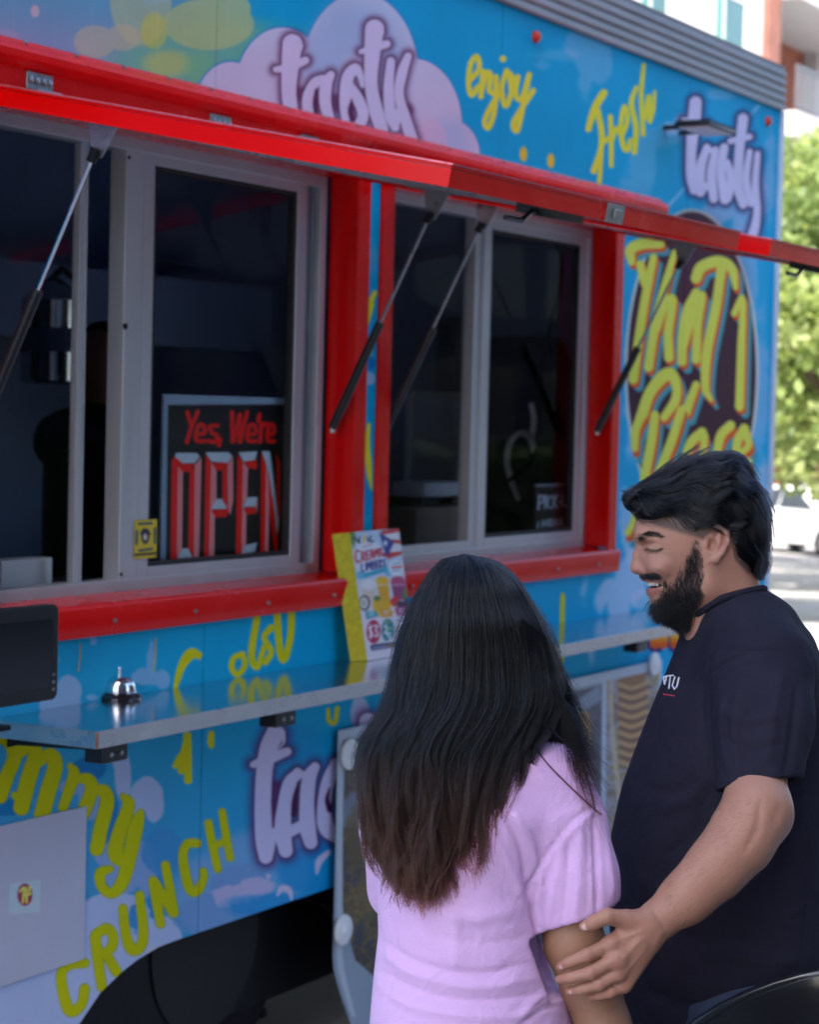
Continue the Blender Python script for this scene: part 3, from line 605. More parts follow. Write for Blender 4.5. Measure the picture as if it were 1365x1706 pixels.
# serving shelf --------------------------------------------------------
SZ = 1.138; SX0, SX1, SY = 3.776, 7.42, -.302
sh = MB().box(SX0, SX1, SY, -.002, SZ-.004, SZ).build('serving_shelf', STEEL, truck)
MB().box(SX0, SX1, SY-.003, SY, SZ-.036, SZ+.001).build('front_edge', STEEL_EDGE, sh, bevel=.001)
MB().box(SX0-.003, SX0, SY, -.002, SZ-.036, SZ+.001).build('end_edge', STEEL_EDGE, sh, bevel=.001)
MB().box(SX0+.004, SX1, SY+.02, -.004, SZ-.03, SZ-.005).build('under_tray', STEEL_EDGE, sh)
MB().tube([(SX0-.002, SY-.002, SZ-.034), (SX0-.002, SY-.002, SZ-.001)], .003, 6).build('rusty_seam', mat('rust', (.18, .07, .03), .8, 0, .4, 90), sh)
for x in (3.86, 4.55, 5.66, 6.75):
    b = MB().prism_x([(-.002, SZ-.037), (-.27, SZ-.037), (-.27, SZ-.052), (-.03, SZ-.062), (-.002, SZ-.07)], x-.012, x+.012).build('shelf_bracket', BLACKM, sh)
    MB().box(x-.045, x+.045, -.29, -.24, SZ-.075, SZ-.0375).build('hinge_block', BLACKM, b, bevel=.003)
    for k in (-.018, .018): MB().lathe((x+k, -.29, SZ-.057), [(.006, .001), (.005, -.004), (.001, -.005)], 8, 'y').build('bolt', ZINC, b)
# scratches/old sealant lines on wrap under window
for p0, p1 in (((134, 1072), (130, 1118)), ((259, 1062), (256, 1118))):
    q0 = aty(*p0, -.001); q1 = aty(*p1, -.001); MB().tube([(q0[0], -.0012, q0[2]), ((q0[0]+q1[0])/2+.004, -.0012, (q0[2]+q1[2])/2), (q1[0], -.0012, q1[2])], .0022, 5).build('sealant_drip', mat('old_sealant', (.35, .35, .2), .6), truck)

# chassis, wheels ----------------------------------------------------------
MB().box(2.0, 8.6, .25, 2.1, .42, .56).build('chassis', BLACK, truck)
lin_pts = [(4.02, .62), (4.02, .40)]
for k in range(15):
    a = math.pi*(1-k/14.0); lin_pts.append((4.83+.62*math.cos(a), .16+.55*math.sin(a)))
MB().prism_y([(4.5, .62)]+[(5.1+.0, .50)]+[(5.32, .44), (5.42, .36), (5.5, .29), (5.62, .27), (5.75, .30), (5.82, .40), (5.9, .62)], .05, .07).build('mud_guard', BLACK, truck, bevel=.004)
MB().box(4.0, 6.9, .12, .14, .2, .6).box(5.9, 8.6, .06, .08, .34, .56).build('skirt', BLACK, truck)
def wheel(x):
    t = MB().lathe((x, .12, .43), [(.25, .02), (.30, 0), (.40, .01), (.425, .05), (.43, .13), (.425, .21), (.40, .25), (.25, .25)], 40, 'y').build('wheel', RUBBER, truck, smooth='auto')
    MB().lathe((x, .115, .43), [(.25, .0), (.23, .05), (.12, .06), (.10, .02), (.02, .015)], 32, 'y').build('wheel_rim', mat('dark_rim', (.006, .006, .007), .6, .2), t, smooth='auto')
    for k in range(36):
        a = 2*math.pi*k/36; c = (x+.428*math.cos(a), .43+.428*math.sin(a))
        MB().box(c[0]-.012, c[0]+.012, .14, .35, c[1]-.012, c[1]+.012).build('tread_block', RUBBER, t)
wheel(4.83)
MB().lathe((7.9, .12, .43), [(.25, .02), (.30, 0), (.40, .01), (.43, .05), (.43, .21), (.40, .25), (.25, .25)], 40, 'y').build('wheel', RUBBER, truck, smooth='auto')
for x in (2.5,): MB().lathe((x, .12, .43), [(.25, .02), (.30, 0), (.40, .01), (.43, .05), (.43, .21), (.40, .25), (.25, .25)], 40, 'y').build('wheel', RUBBER, truck, smooth='auto')

# ================================================================== THINGS ON AND IN THE TRUCK
# service bell
bp_ = atz(198, 1163, SZ)
bell = thing('service_bell', 'chrome call bell with a black base on the steel shelf', 'bell', (bp_[0], bp_[1], SZ))
bx, by = bp_[0], bp_[1]
MB().lathe((bx, by, SZ), [(.055, .0), (.056, .005), (.05, .012), (.04, .015), (.012, .02)], 40).build('base', mat('gloss_black', (.01, .01, .012), .12, 0, .1, 8, coat=.5), bell, smooth='auto')
MB().lathe((bx, by, SZ+.016), [(.043, .0), (.0435, .003), (.040, .005), (.039, .015), (.035, .026), (.024, .034), (.008, .038)], 40).build('dome', CHROME, bell, smooth='auto')
MB().lathe((bx, by, SZ+.050), [(.003, .0), (.003, .006), (.0055, .010), (.0055, .012), (.003, .014), (.003, .019), (.0045, .021), (.003, .024)], 16).build('plunger', CHROME, bell, smooth='auto')
# tablet back
def rrect(x0, x1, z0, z1, r, n=6):
    out = []
    for cx, cz, a0 in ((x1-r, z0+r, -90), (x1-r, z1-r, 0), (x0+r, z1-r, 90), (x0+r, z0+r, 180)):
        for k in range(n+1): a = math.radians(a0+90*k/n); out.append((cx+r*math.cos(a), cz+r*math.sin(a)))
    return out
q = aty(98, 1006, -.16); q2 = aty(92, 1165, -.16)
tb = thing('point_of_sale_terminal', 'black payment terminal with rounded corners at the left end of the shelf', 'card terminal', (q[0]-.15, -.16, SZ))
MB().prism_y(rrect(q[0]-.34, q[0]+.002, q2[2], q[2], .018), -.16, -.135).build('casing', mat('black_gloss_case', (.004, .004, .006), .3, 0, .1, 8), tb, bevel=.003)
MB().prism_y(rrect(q[0]-.32, q[0]-.02, q2[2]+.03, q[2]-.03, .01), -.1615, -.1605).build('screen', mat('dark_screen', (.003, .004, .008), .15, 0, .1, 8), tb)
MB().prism_y(rrect(q[0]-.30, q[0]-.16, SZ+.003, SZ+.06, .01), -.13, -.08).box(q[0]-.32, q[0]-.14, -.15, -.04, SZ+.001, SZ+.012).build('stand', BLACK, tb, bevel=.003)
for k in range(3): MB().box(q[0]-.02, q[0]-.012, -.1625, -.161, q2[2]+.02+k*.016, q2[2]+.026+k*.016).build('side_button', ZINC, tb)

# sign: creamy limbers block
zc = SZ+.001
B0 = aty(584, 1097, -.045); B1 = aty(612, 1097, -.068); B2 = aty(690, 1084, -.068)
for b_ in (B0, B1, B2): b_[2] = zc
dirr = B2-B1
def top_of(px_, py_, base, lean): return aty(px_, py_, base[1]+lean)
T0 = top_of(553, 890, B0, .04); T1 = top_of(583, 887, B1, .04); T2 = top_of(664, 880, B2, .04)
B3 = B0+dirr; T3 = T0+(T2-T1)
sg = thing('menu_block', 'creamy limbers price sign with yellow side leaning on the shelf', 'sign', B0)
hexv = [B1, B2, B3, B0, T1, T2, T3, T0]
MB().hexa(hexv).build('yellow_block', mat('yellow_foam', lin((.80, .72, .12)), .7, 0, .2, 60, bump=.6, bscale=300), sg, bevel=.001)
nF = Vector(np.cross(B2-B1, T1-B1)); nF.normalize()
if nF.y > 0: nF = -nF
su, sv = np.meshgrid(np.linspace(0, 1, 420), np.linspace(0, 1, 900))
PP = (np.array(B1)[None, None]*(1-su)[..., None]+np.array(B2)[None, None]*su[..., None])*(1-sv)[..., None]+(np.array(T1)[None, None]*(1-su)[..., None]+np.array(T2)[None, None]*su[..., None])*sv[..., None]
uu, vv = project(PP.reshape(-1, 3)); cs = Canvas(uu.reshape(su.shape), vv.reshape(su.shape), (226, 226, 236))
cs.zoom(520, 860, 5.6875)
S = cs.strokes
cs.c = grad((190, 214, 240), (240, 226, 236), sstep(880, 1040, cs.v))
cs.poly([(350, 140), (380, 150), (430, 420), (395, 300)], (120, 140, 60)); cs.blob([(380, 200, 30, 70)], (90, 130, 60), .8, soft=3)
cs.blob([(520, 380, 140, 170)], (235, 236, 246), .9, soft=4)
S([[(400, 200), (430, 240), (450, 250)], [(445, 200), (440, 250)], [(520, 205), (530, 240)], [(550, 190), (550, 240), (580, 235)]], 8, (40, 40, 90)); S([[(488, 180, 11), (488, 245, 11)]], 10, (235, 200, 60))
S([[(480, 290), (565, 268)]], 5, (200, 60, 90), .6)
RB = (196, 26, 70)
S([[(445, 330), (415, 330), (408, 400), (425, 440), (445, 420)], [(465, 345), (468, 425)], [(465, 340), (492, 345), (488, 380), (468, 388)], [(475, 388), (500, 420)], [(512, 330), (514, 412)], [(512, 330), (540, 326)], [(512, 370), (534, 366)], [(514, 412), (540, 404)],
   [(552, 400), (560, 318), (578, 394)], [(556, 372), (574, 368)], [(588, 395), (590, 318), (604, 360), (616, 312), (622, 384)], [(634, 308), (642, 345), (654, 300)], [(642, 345), (642, 380)]], 8, RB, 1, soft=.6)
BP = (56, 50, 140)
S([[(464, 450), (468, 528), (490, 522)], [(504, 444), (508, 512)], [(520, 510), (524, 440), (536, 480), (550, 432), (554, 504)], [(566, 430), (570, 500), (594, 490), (590, 464), (570, 462), (590, 450), (584, 428), (566, 430)], [(604, 424), (606, 492)], [(604, 424), (624, 420)], [(604, 456), (620, 454)], [(606, 492), (628, 484)],
   [(636, 486), (634, 418), (654, 424), (636, 450), (656, 480)], [(690, 412), (670, 420), (674, 444), (688, 452), (684, 474), (668, 474)]], 7.5, BP, 1, soft=.6)
cs.poly([(480, 545), (700, 480), (716, 520), (490, 590)], (40, 170, 200)); cs.blob([(455, 560, 40, 40), (720, 520, 40, 50)], (60, 180, 220), .7, soft=2)
# flag
cs.poly([(628, 145), (830, 110), (865, 370), (705, 412)], (230, 228, 240)); 
for a in ((150, 118), (222, 236), (360, 346)): cs.poly([(650, a[0]-12), (830, a[1]-10), (838, a[1]+26), (664, a[0]+26)], (206, 30, 40))
cs.poly([(715, 410), (700, 370), (860, 325), (864, 352)], (206, 30, 40)); cs.poly([(628, 145), (775, 245), (702, 400)], (32, 50, 140)); cs.poly([(690, 215), (697, 240), (718, 245), (702, 260), (708, 288), (690, 272), (676, 290), (680, 262), (664, 248), (684, 240)], (240, 240, 250))
cs.blob([(795, 490, 76, 78)], (238, 238, 248), 1, soft=1); S([[(760, 455), (830, 445)], [(755, 520), (835, 510)]], 6, (90, 160, 210), .8); S([[(755, 488), (840, 478)]], 10, (220, 60, 60), .8)
# cups and fruit
cs.poly([(455, 640), (605, 640), (590, 820), (500, 820)], (226, 208, 190)); cs.blob([(530, 650, 76, 50)], (240, 236, 240), 1)
cs.poly([(608, 620), (722, 620), (730, 800), (640, 810)], (236, 170, 20)); cs.blob([(662, 612, 58, 42)], (246, 190, 30), 1); S([[(606, 655), (722, 655)]], 7, (245, 225, 200), .8)
cs.poly([(742, 620), (885, 620), (890, 790), (770, 790)], (150, 50, 110)); cs.blob([(810, 612, 68, 44)], (196, 70, 120), 1); S([[(748, 655), (880, 650)]], 7, (220, 170, 210), .8)
cs.blob([(492, 822, 52, 72)], (70, 50, 40), 1); cs.blob([(488, 822, 38, 56)], (240, 236, 236), 1); cs.blob([(486, 822, 20, 32)], (190, 180, 170), 1)
cs.blob([(620, 850, 56, 66), (700, 850, 50, 60), (690, 920, 70, 40)], (240, 180, 20), 1, wob=3, wscale=6); cs.blob([(610, 780, 30, 26)], (80, 130, 50), 1)
cs.blob([(780, 810, 44, 50)], (220, 40, 50), 1, wob=2, wscale=5); cs.blob([(850, 840, 60, 40), (900, 800, 40, 60)], (70, 40, 80), 1, wob=3, wscale=5); cs.blob([(885, 730, 26, 50)], (90, 140, 60), .9, wob=3, wscale=5)
cs.poly([(500, 900), (600, 895), (625, 950), (510, 978)], (40, 160, 176)); cs.poly([(645, 890), (745, 885), (760, 950), (660, 955)], (240, 150, 40)); cs.poly([(780, 870), (900, 850), (915, 920), (800, 945)], (170, 40, 110))
for x, y in ((530, 915), (670, 905), (815, 885)): S([[(x, y), (x+50, y-6)], [(x+4, y+25), (x+50, y+20)]], 6, (240, 240, 250), .9)
cs.blob([(578, 1095, 66, 112)], (190, 24, 80), 1, soft=.8); cs.blob([(714, 1080, 62, 108)], (30, 140, 150), 1, soft=.8)
S([[(560, 1050), (540, 1050), (545, 1090), (560, 1100), (558, 1140), (540, 1140)], [(550, 1035), (552, 1155)], [(580, 1040), (612, 1040), (600, 1085), (622, 1120), (605, 1140), (584, 1130)]], 8, (245, 240, 250))
S([[(680, 1050), (695, 1035), (704, 1070), (685, 1110), (710, 1105)], [(740, 1110), (718, 1115), (720, 1140), (740, 1150), (735, 1185), (718, 1180)]], 8, (245, 240, 250)); S([[(690, 1010), (712, 1000)], [(725, 1070), (745, 1060)]], 7, (220, 210, 60))
S([[(800, 990), (880, 975)], [(810, 1050), (860, 1040)], [(800, 1100), (850, 1090)]], 6, (60, 150, 160), .7); S([[(775, 970), (780, 1180)]], 3, (200, 200, 220))
cs.poly([(545, 1235), (560, 1218), (870, 1180), (880, 1225), (560, 1275)], (36, 40, 110)); S([[(575, 1250), (700, 1232)]], 7, (220, 225, 240), .8); S([[(710, 1228), (840, 1210)]], 7, (230, 190, 40), .9)
cs.zoom(0, 0, 1)
off = np.array(nF)*.0015
fq = MB().add([B1+off, B2+off, T2+off, T1+off, B1+off*.3, B2+off*.3, T2+off*.3, T1+off*.3], [(0,1,2,3),(7,6,5,4),(0,4,5,1),(1,5,6,2),(2,6,7,3),(3,7,4,0)]).build('printed_poster', print_mat('limbers_print', cs.image('limbers_print'), .35), sg)
uvl = fq.data.uv_layers.new(name='UVMap'); cuv = [(0,0),(1,0),(1,1),(0,1)]*2
for l in fq.data.loops: uvl.data[l.index].uv = cuv[l.vertex_index]

def flat_canvas(x0, x1, z0, z1, y, bg, res=600):
    nw, nh = max(8, int((x1-x0)*res)), max(8, int((z1-z0)*res)); gx, gz = np.meshgrid(np.linspace(x0, x1, nw), np.linspace(z0, z1, nh))
    u_, v_ = project(np.stack([gx, np.full_like(gx, y), gz], -1).reshape(-1, 3)); return Canvas(u_.reshape(gx.shape), v_.reshape(gx.shape), bg)
def flat_uv(x0, x1, z0, z1): return lambda x, y, z: ((x-x0)/(x1-x0), (z-z0)/(z1-z0))
# OPEN sign behind the sash glass
y = .13; a = aty(273, 660, y); b = aty(478, 940, y); x0, x1, z0, z1 = a[0], 5.185, 1.432, aty(370, 660, y)[2]
c = flat_canvas(x0, x1, z0, z1, y, (10, 10, 14), 700)
c.zoom(0, 650, 2.73)
c.poly([(740, 16), (1300, 30), (1300, 64), (764, 66), (752, 900), (700, 900)], (150, 170, 190))
RD = (255, 14, 6); RL = (250, 150, 150); GR = (205, 220, 228)
yes = [[(852, 100), (872, 165)], [(900, 98), (872, 165), (850, 236)], [(890, 200), (930, 195), (925, 160), (900, 165), (892, 225), (930, 232)], [(990, 160), (955, 165), (965, 195), (988, 205), (980, 235), (948, 230)], [(1002, 225), (996, 250)],
       [(1056, 100), (1058, 234)], [(1092, 110), (1062, 234)], [(1092, 110), (1090, 234)], [(1124, 100), (1094, 234)], [(1128, 200), (1162, 195), (1158, 160), (1134, 165), (1128, 225), (1162, 232)], [(1182, 112), (1176, 140)], [(1190, 150), (1184, 234)], [(1192, 165), (1212, 152)], [(1218, 200), (1246, 195), (1244, 160), (1224, 165), (1218, 225), (1248, 232)]]
c.strokes(yes, 10, RD, 1, soft=.6)
def bev(polys):
    for col, pts in polys: c.poly(pts, col, soft=.5)
bev([(RD, [(795, 300), (830, 330), (835, 345), (805, 770), (775, 785), (780, 320)]), (GR, [(800, 285), (895, 285), (910, 302), (885, 332), (830, 332), (795, 302)]), (RL, [(915, 305), (917, 320), (905, 765), (880, 775), (885, 340)]), (RD, [(830, 335), (885, 335), (862, 372), (832, 372)]),
     (RL, [(808, 345), (832, 372), (828, 735), (803, 770)]), (RD, [(862, 370), (886, 345), (880, 760), (855, 720)]), (GR, [(828, 722), (855, 720), (880, 768), (805, 770)]), (RD, [(803, 772), (880, 770), (875, 782), (800, 782)])])
bev([(RD, [(935, 285), (960, 325), (955, 768), (928, 770)]), (GR, [(935, 283), (1040, 282), (1058, 300), (1035, 330), (962, 325)]), (RL, [(1060, 300), (1062, 500), (1048, 570), (1036, 545), (1036, 330)]), (RL, [(960, 325), (985, 362), (985, 500), (962, 540), (978, 570), (975, 765), (950, 768)]), (RD, [(965, 330), (1036, 330), (1012, 366), (985, 366)]), (RD, [(1012, 366), (1036, 335), (1034, 545), (1012, 500)]),
     (GR, [(985, 495), (1010, 495), (1034, 540), (960, 542)]), (RD, [(960, 545), (1044, 540), (1030, 576), (980, 580)])])
bev([(RD, [(1080, 292), (1105, 325), (1098, 750), (1072, 757)]), (GR, [(1085, 282), (1172, 278), (1160, 318), (1108, 325)]), (RL, [(1105, 325), (1130, 355), (1124, 490), (1108, 525), (1122, 560), (1120, 700), (1098, 750)]), (RD, [(1110, 326), (1165, 318), (1172, 340), (1166, 360), (1130, 354)]), (GR, [(1125, 488), (1172, 486), (1160, 530), (1106, 532)]), (RD, [(1106, 536), (1162, 532), (1168, 560), (1124, 568)]), (GR, [(1118, 706), (1170, 694), (1160, 735), (1096, 748)]), (RL, [(1160, 520), (1172, 490), (1172, 560)])])
bev([(RD, [(1188, 285), (1210, 320), (1206, 745), (1186, 748)]), (RL, [(1210, 320), (1226, 420), (1222, 740), (1206, 745)]), (GR, [(1190, 278), (1228, 278), (1270, 600), (1262, 660), (1215, 345)]), (RD, [(1222, 360), (1262, 660), (1266, 740), (1250, 740), (1226, 560)]), (RD, [(1255, 280), (1275, 330), (1274, 600), (1264, 560)])])
so1 = MB().box(x0, x1, y, y+.006, z0, z1).build('open_sign', print_mat('open_print', c.image('open_print'), .3), None); planar_uv(so1, flat_uv(x0, x1, z0, z1))
tag(so1, 'black placard with red lettering reading Yes, We\'re OPEN behind the glass', 'sign')
# yellow sticker on sash glass
y = .078; x0, x1 = aty(224, 900, y)[0], aty(261, 900, y)[0]; z1 = aty(242, 866, y)[2]; z0 = aty(242, 930, y)[2]
c = flat_canvas(x0, x1, z0, z1, y, (214, 190, 30), 1500); c.zoom(0, 650, 2.73)
c.strokes([[(632, 608), (690, 604)], [(632, 730), (690, 722)], [(622, 640), (620, 700)], [(704, 630), (704, 695)]], 6, (60, 90, 90)); c.blob([(660, 665, 18, 34)], (30, 30, 60), 1); c.blob([(660, 668, 9, 16)], (220, 210, 200), 1); c.strokes([[(640, 655), (650, 635), (670, 635), (682, 655)]], 4, (30, 30, 60)); c.strokes([[(615, 750), (712, 742)]], 7, (90, 80, 20))
st = MB().box(x0, x1, y-.0006, y, z0, z1).build('yellow_sticker', print_mat('sticker_print', c.image('sticker_print'), .5), None); planar_uv(st, flat_uv(x0, x1, z0, z1)); tag(st, 'small yellow sticker on the lower corner of the first sliding window', 'sticker')
# pick-up sign
y = .15; x0 = aty(892, 850, y)[0]; x1 = aty(950, 850, y)[0]; z1 = aty(920, 806, y)[2]; z0 = 1.42
c = flat_canvas(x0, x1, z0, z1, y, (16, 16, 20), 900); c.zoom(550, 550, 2.73)
W_ = (200, 200, 215)
c.strokes([[(930, 705), (1080, 700)]], 7, (120, 126, 140)); 
c.strokes([[(948, 815), (952, 752)], [(952, 752), (972, 758), (968, 782), (950, 786)], [(982, 750), (978, 812)], [(1010, 756), (994, 765), (990, 800), (1006, 810)], [(1020, 750), (1016, 808)], [(1038, 750), (1020, 780), (1036, 806)], [(1044, 780), (1052, 780)], [(1060, 750), (1058, 798), (1074, 802)],
           [(946, 876), (944, 900)], [(970, 866), (966, 895)], [(988, 864), (984, 892)], [(968, 880), (986, 880)], [(1000, 862), (998, 890)], [(1000, 864), (1012, 862)], [(1000, 876), (1010, 875)], [(1000, 890), (1014, 888)], [(1024, 862), (1022, 888)], [(1024, 862), (1036, 868), (1024, 876), (1038, 886)], [(1048, 860), (1046, 886)], [(1048, 860), (1060, 859)], [(1048, 873), (1058, 872)], [(1046, 886), (1062, 884)]], 4, W_, 1, soft=.6)
pu = MB().box(x0, x1, y, y+.006, z0, z1).build('pickup_sign', print_mat('pickup_print', c.image('pickup_print'), .4), None); planar_uv(pu, flat_uv(x0, x1, z0, z1)); tag(pu, 'small black pick-up here sign inside the second window', 'sign')
# white square board (no code printed) with small round logo
y = -.006; P = [aty(x, yy, y) for x, yy in ((-60, 1648), (140, 1597), (157, 1340), (-60, 1380))]
x0, x1, z0, z1 = 3.35, P[1][0]-.0, aty(140, 1597, y)[2], aty(157, 1340, y)[2]
c = flat_canvas(x0, x1, z0, z1, y, (186, 186, 204), 500); c.zoom(0, 1250, 2.73)
c.poly([(45, 605), (185, 585), (182, 735), (40, 745)], (190, 206, 214)); c.blob([(114, 655, 34, 50)], (150, 20, 60), 1); c.strokes([[(92, 640), (110, 625), (104, 690)], [(112, 660), (140, 650)], [(120, 625), (122, 690)], [(136, 620), (134, 640)]], 6, (230, 220, 90))
qb = MB().box(x0, x1, y, -.001, z0, z1).build('white_board', print_mat('board_print', c.image('board_print'), .45), None); planar_uv(qb, flat_uv(x0, x1, z0, z1)); tag(qb, 'blank white square board with a small round logo low on the truck side', 'notice board')

# menu banner hanging under the shelf -----------------------------------------
y = -.02; bx0 = aty(562, 1300, y)[0]; bx1 = aty(1102, 1150, y)[0]; bz1 = aty(566, 1217, y)[2]; bz0 = bz1-.95
c = flat_canvas(bx0, bx1, bz0, bz1, y, (146, 160, 176), 420)
U_, V_ = c.u, c.v
food = fbm(U_/7, V_/9, 4, 11); food2 = fbm(U_/16, V_/22, 3, 31)
def food_panel(poly, cols, seed, sc):
    """blurred food photograph printed on the vinyl"""
    n1 = fbm(U_/sc, V_/sc, 4, seed); n2 = fbm(U_/(sc*3)+5, V_/(sc*3), 3, seed+9)
    k = np.clip((n1*.6+n2*.6-.3)*2.2, 0, .999)*(len(cols)-1); i = k.astype(int); f = (k-i)[..., None]
    C_ = np.array(cols, np.float32)/255; pic = C_[i]*(1-f)+C_[np.minimum(i+1, len(cols)-1)]*f
    tmp = Canvas(U_, V_, (0, 0, 0)); tmp.poly(poly, (255, 255, 255)); a_ = tmp.c[..., :1]; c.c[:] = c.c*(1-a_)+pic*a_
food_panel([(575, 1235), (800, 1185), (800, 1640), (640, 1650), (590, 1600), (568, 1500)], [(30, 34, 50), (60, 56, 60), (80, 66, 50), (40, 40, 54), (120, 96, 50), (50, 54, 70)], 41, 9)
c.zoom(300, 1150, 3.0675)
c.poly([(830, 560), (1000, 420), (1000, 600), (870, 700), (820, 700)], (120, 130, 156), .8, soft=4); c.blob([(900, 760, 60, 150)], (96, 76, 30), .7, soft=6, wob=6, wscale=8); c.blob([(930, 1080, 90, 110)], (140, 112, 40), .45, soft=8, wob=9, wscale=6)
c.zoom(0, 0, 1)
food_panel([(820, 1185), (1003, 1140), (1003, 1540), (820, 1600)], [(36, 38, 56), (56, 58, 76), (80, 84, 100), (40, 42, 60)], 77, 12)
c.blob([(972, 1225, 14, 46)], (206, 150, 40), .95, soft=3, wob=3, wscale=7); c.poly([(940, 1180), (1000, 1140), (1003, 1165), (950, 1200)], (150, 164, 190), .8, soft=3)
food_panel([(1012, 1132), (1098, 1114), (1098, 1500), (1012, 1530)], [(120, 120, 150), (90, 84, 90), (140, 110, 80), (160, 160, 190), (150, 130, 70)], 99, 8)
c.poly([(1030, 1128), (1076, 1118), (1084, 1262), (1034, 1272)], (150, 96, 44), 1, soft=1.5)
for k in range(9): c.strokes([[(1034, 1140+k*16), (1054, 1146+k*16), (1080, 1136+k*16)]], 3.2, (206, 160, 100), .9, soft=2)
for k in range(9): c.strokes([[(1034, 1148+k*16), (1054, 1153+k*16), (1080, 1144+k*16)]], 2, (84, 44, 26), .8, soft=2)
c.strokes([[(1018, 1135), (1020, 1200), (1026, 1270), (1034, 1330)]], 4, (214, 190, 160), .8, soft=2); c.blob([(1060, 1320, 22, 50)], (170, 110, 60), .8, soft=3, wob=3, wscale=6); c.blob([(1058, 1325, 12, 36)], (90, 60, 50), .6, soft=3)
c.strokes([[(1008, 1120), (1004, 1600)]], 3, (196, 206, 222)); c.strokes([[(560, 1226), (1110, 1104)]], 8, (186, 198, 214)); c.strokes([[(1102, 1100), (1100, 1500)]], 3, (196, 206, 222)); c.strokes([[(566, 1220), (565, 1700)]], 5, (186, 196, 206))
bn = thing('menu_banner', 'long vinyl menu banner with food pictures hung on magnets below the shelf', 'banner', (bx0, y, bz0))
# bent sheet: lower left corner curls outwards
nx_, nz_ = 40, 24; vs = []; fs = []
for j in range(nz_+1):
    for i in range(nx_+1):
        fx, fz = i/nx_, j/nz_; x = bx0+fx*(bx1-bx0); z = bz0+fz*(bz1-bz0)
        curl = max(0, 1-fz*3.2)*max(0, 1-fx*6); yy = y-.05*curl**1.5-.004*math.sin(fx*14)*(1-fz); vs.append((x+.10*curl*max(0, 1-fx*6), yy, z+.02*curl))
n0 = len(vs); vs += [(a_, b_+.002, c_) for a_, b_, c_ in vs]
for j in range(nz_):
    for i in range(nx_):
        k = j*(nx_+1)+i; fs.append((k, k+1, k+nx_+2, k+nx_+1)); fs.append((n0+k, n0+k+nx_+1, n0+k+nx_+2, n0+k+1))
vb = MB().add(vs, fs).build('vinyl_sheet', print_mat('menu_print', c.image('menu_print'), .3), bn, smooth=True)
uvl = vb.data.uv_layers.new(name='UVMap')
for l in vb.data.loops: k = l.vertex_index % n0; uvl.data[l.index].uv = ((k % (nx_+1))/nx_, (k//(nx_+1))/nz_)
for px_, py_ in ((584, 1256), (573, 1549), (1091, 1106), (800, 1215)):
    p = aty(px_, py_, -.03); MB().lathe((p[0], -.024, p[2]), [(.042, .0), (.044, -.004), (.042, -.010), (.034, -.013), (.018, -.012), (.012, -.016), (.002, -.017)], 28, 'y').build('round_magnet', WHITEP, bn, smooth='auto')

# ---- inside the kitchen
ex = aty(88, 560, 1.25)
fe = thing('steel_canister', 'stainless cylinder with dark bands hanging in the dark kitchen', 'canister', (ex[0], ex[1], 1.9))
ztop, zb = aty(88, 490, 1.25)[2], aty(88, 640, 1.25)[2]
MB().lathe((ex[0], ex[1], zb), [(.09, 0), (.10, .01), (.10, ztop-zb-.02), (.06, ztop-zb+.02), (.02, ztop-zb+.05)], 30).build('cylinder', STEEL, fe, smooth='auto')
MB().lathe((ex[0], ex[1], zb+.10), [(.102, 0), (.103, .005), (.103, .07), (.102, .075)], 30).build('label_band', mat('navy_label', (.05, .08, .2), .5), fe, smooth='auto')
MB().tube([(ex[0]-.03, ex[1], ztop+.03), (ex[0], ex[1]-.03, ztop+.08), (ex[0]+.07, ex[1]-.03, ztop+.05)], .012, 8).build('valve_lever', BLACK, fe)
p = aty(70, 845, .45); bt = MB().hexa([(p[0]-.25, .35, 1.175), (p[0]+.1, .35, 1.175), (p[0]+.1, .6, 1.175), (p[0]-.25, .6, 1.175), (p[0]-.22, .38, 1.30), (p[0]+.07, .38, 1.28), (p[0]+.07, .58, 1.28), (p[0]-.22, .58, 1.30)]).build('blue_tub', mat('blue_plastic', (.02, .08, .5), .3), None, bevel=.02); tag(bt, 'blue plastic tub on the dark worktop in the first window', 'tub')
p = aty(180, 930, .4); cb = MB().box(p[0]-.5, p[0]+.12, .3, .62, 1.30, 1.36).box(p[0]-.45, p[0]+.08, .33, .6, 1.175, 1.30).build('dark_cabinet', mat('slate_box', (.05, .07, .13), .35), None, bevel=.006); tag(cb, 'low dark slate cabinet behind the lower left of the first window', 'cabinet')
p = aty(15, 940, .26); wb = MB().box(p[0]-.1, p[0]+.09, .2, .26, 1.36, 1.46).build('white_box', WHITEP, None, bevel=.003); tag(wb, 'small pale box at the bottom left of the first window', 'box')
# menu board with silver edge in window two
a = aty(684, 662, .9); b = aty(893, 662, .9); zt = aty(780, 660, .9)[2]
bo = MB().box(a[0], b[0], .9, .92, zt-.42, zt).build('pass_through_board', mat('grey_sheet', (.6, .64, .75), .4, 0, .1, 3), None, bevel=.002)
MB().box(a[0], b[0], .885, .9, zt-.012, zt+.012).box(a[0]-.01, a[0]+.01, .885, .9, zt-.30, zt-.012).build('silver_edge', mat('pale_edge', (.6, .6, .6), .4), bo); tag(bo, 'grey sheet with a silver top edge standing inside the second window', 'panel')
pts = [aty(x, yy, .5) for x, yy in ((886, 672), (890, 700), (886, 732), (890, 752), (882, 728), (866, 722), (850, 738), (845, 768), (852, 800), (864, 832))]
hs = MB().tube([tuple(v) for v in cr_spline(pts)], .011, 8).build('white_hose', mat('pale_hose', (.9, .9, .92), .3), None, smooth=True); tag(hs, 'pale curved hose loop seen through the second window', 'hose')
p = aty(925, 650, .55); tv = MB().prism_y(rrect(p[0]-.13, p[0]+.13, 1.17, aty(925, 560, .55)[2], .11), .55, .85).build('tall_black_machine', BLACK, None, bevel=.01); tag(tv, 'tall black machine with a rounded top inside the second window', 'machine')
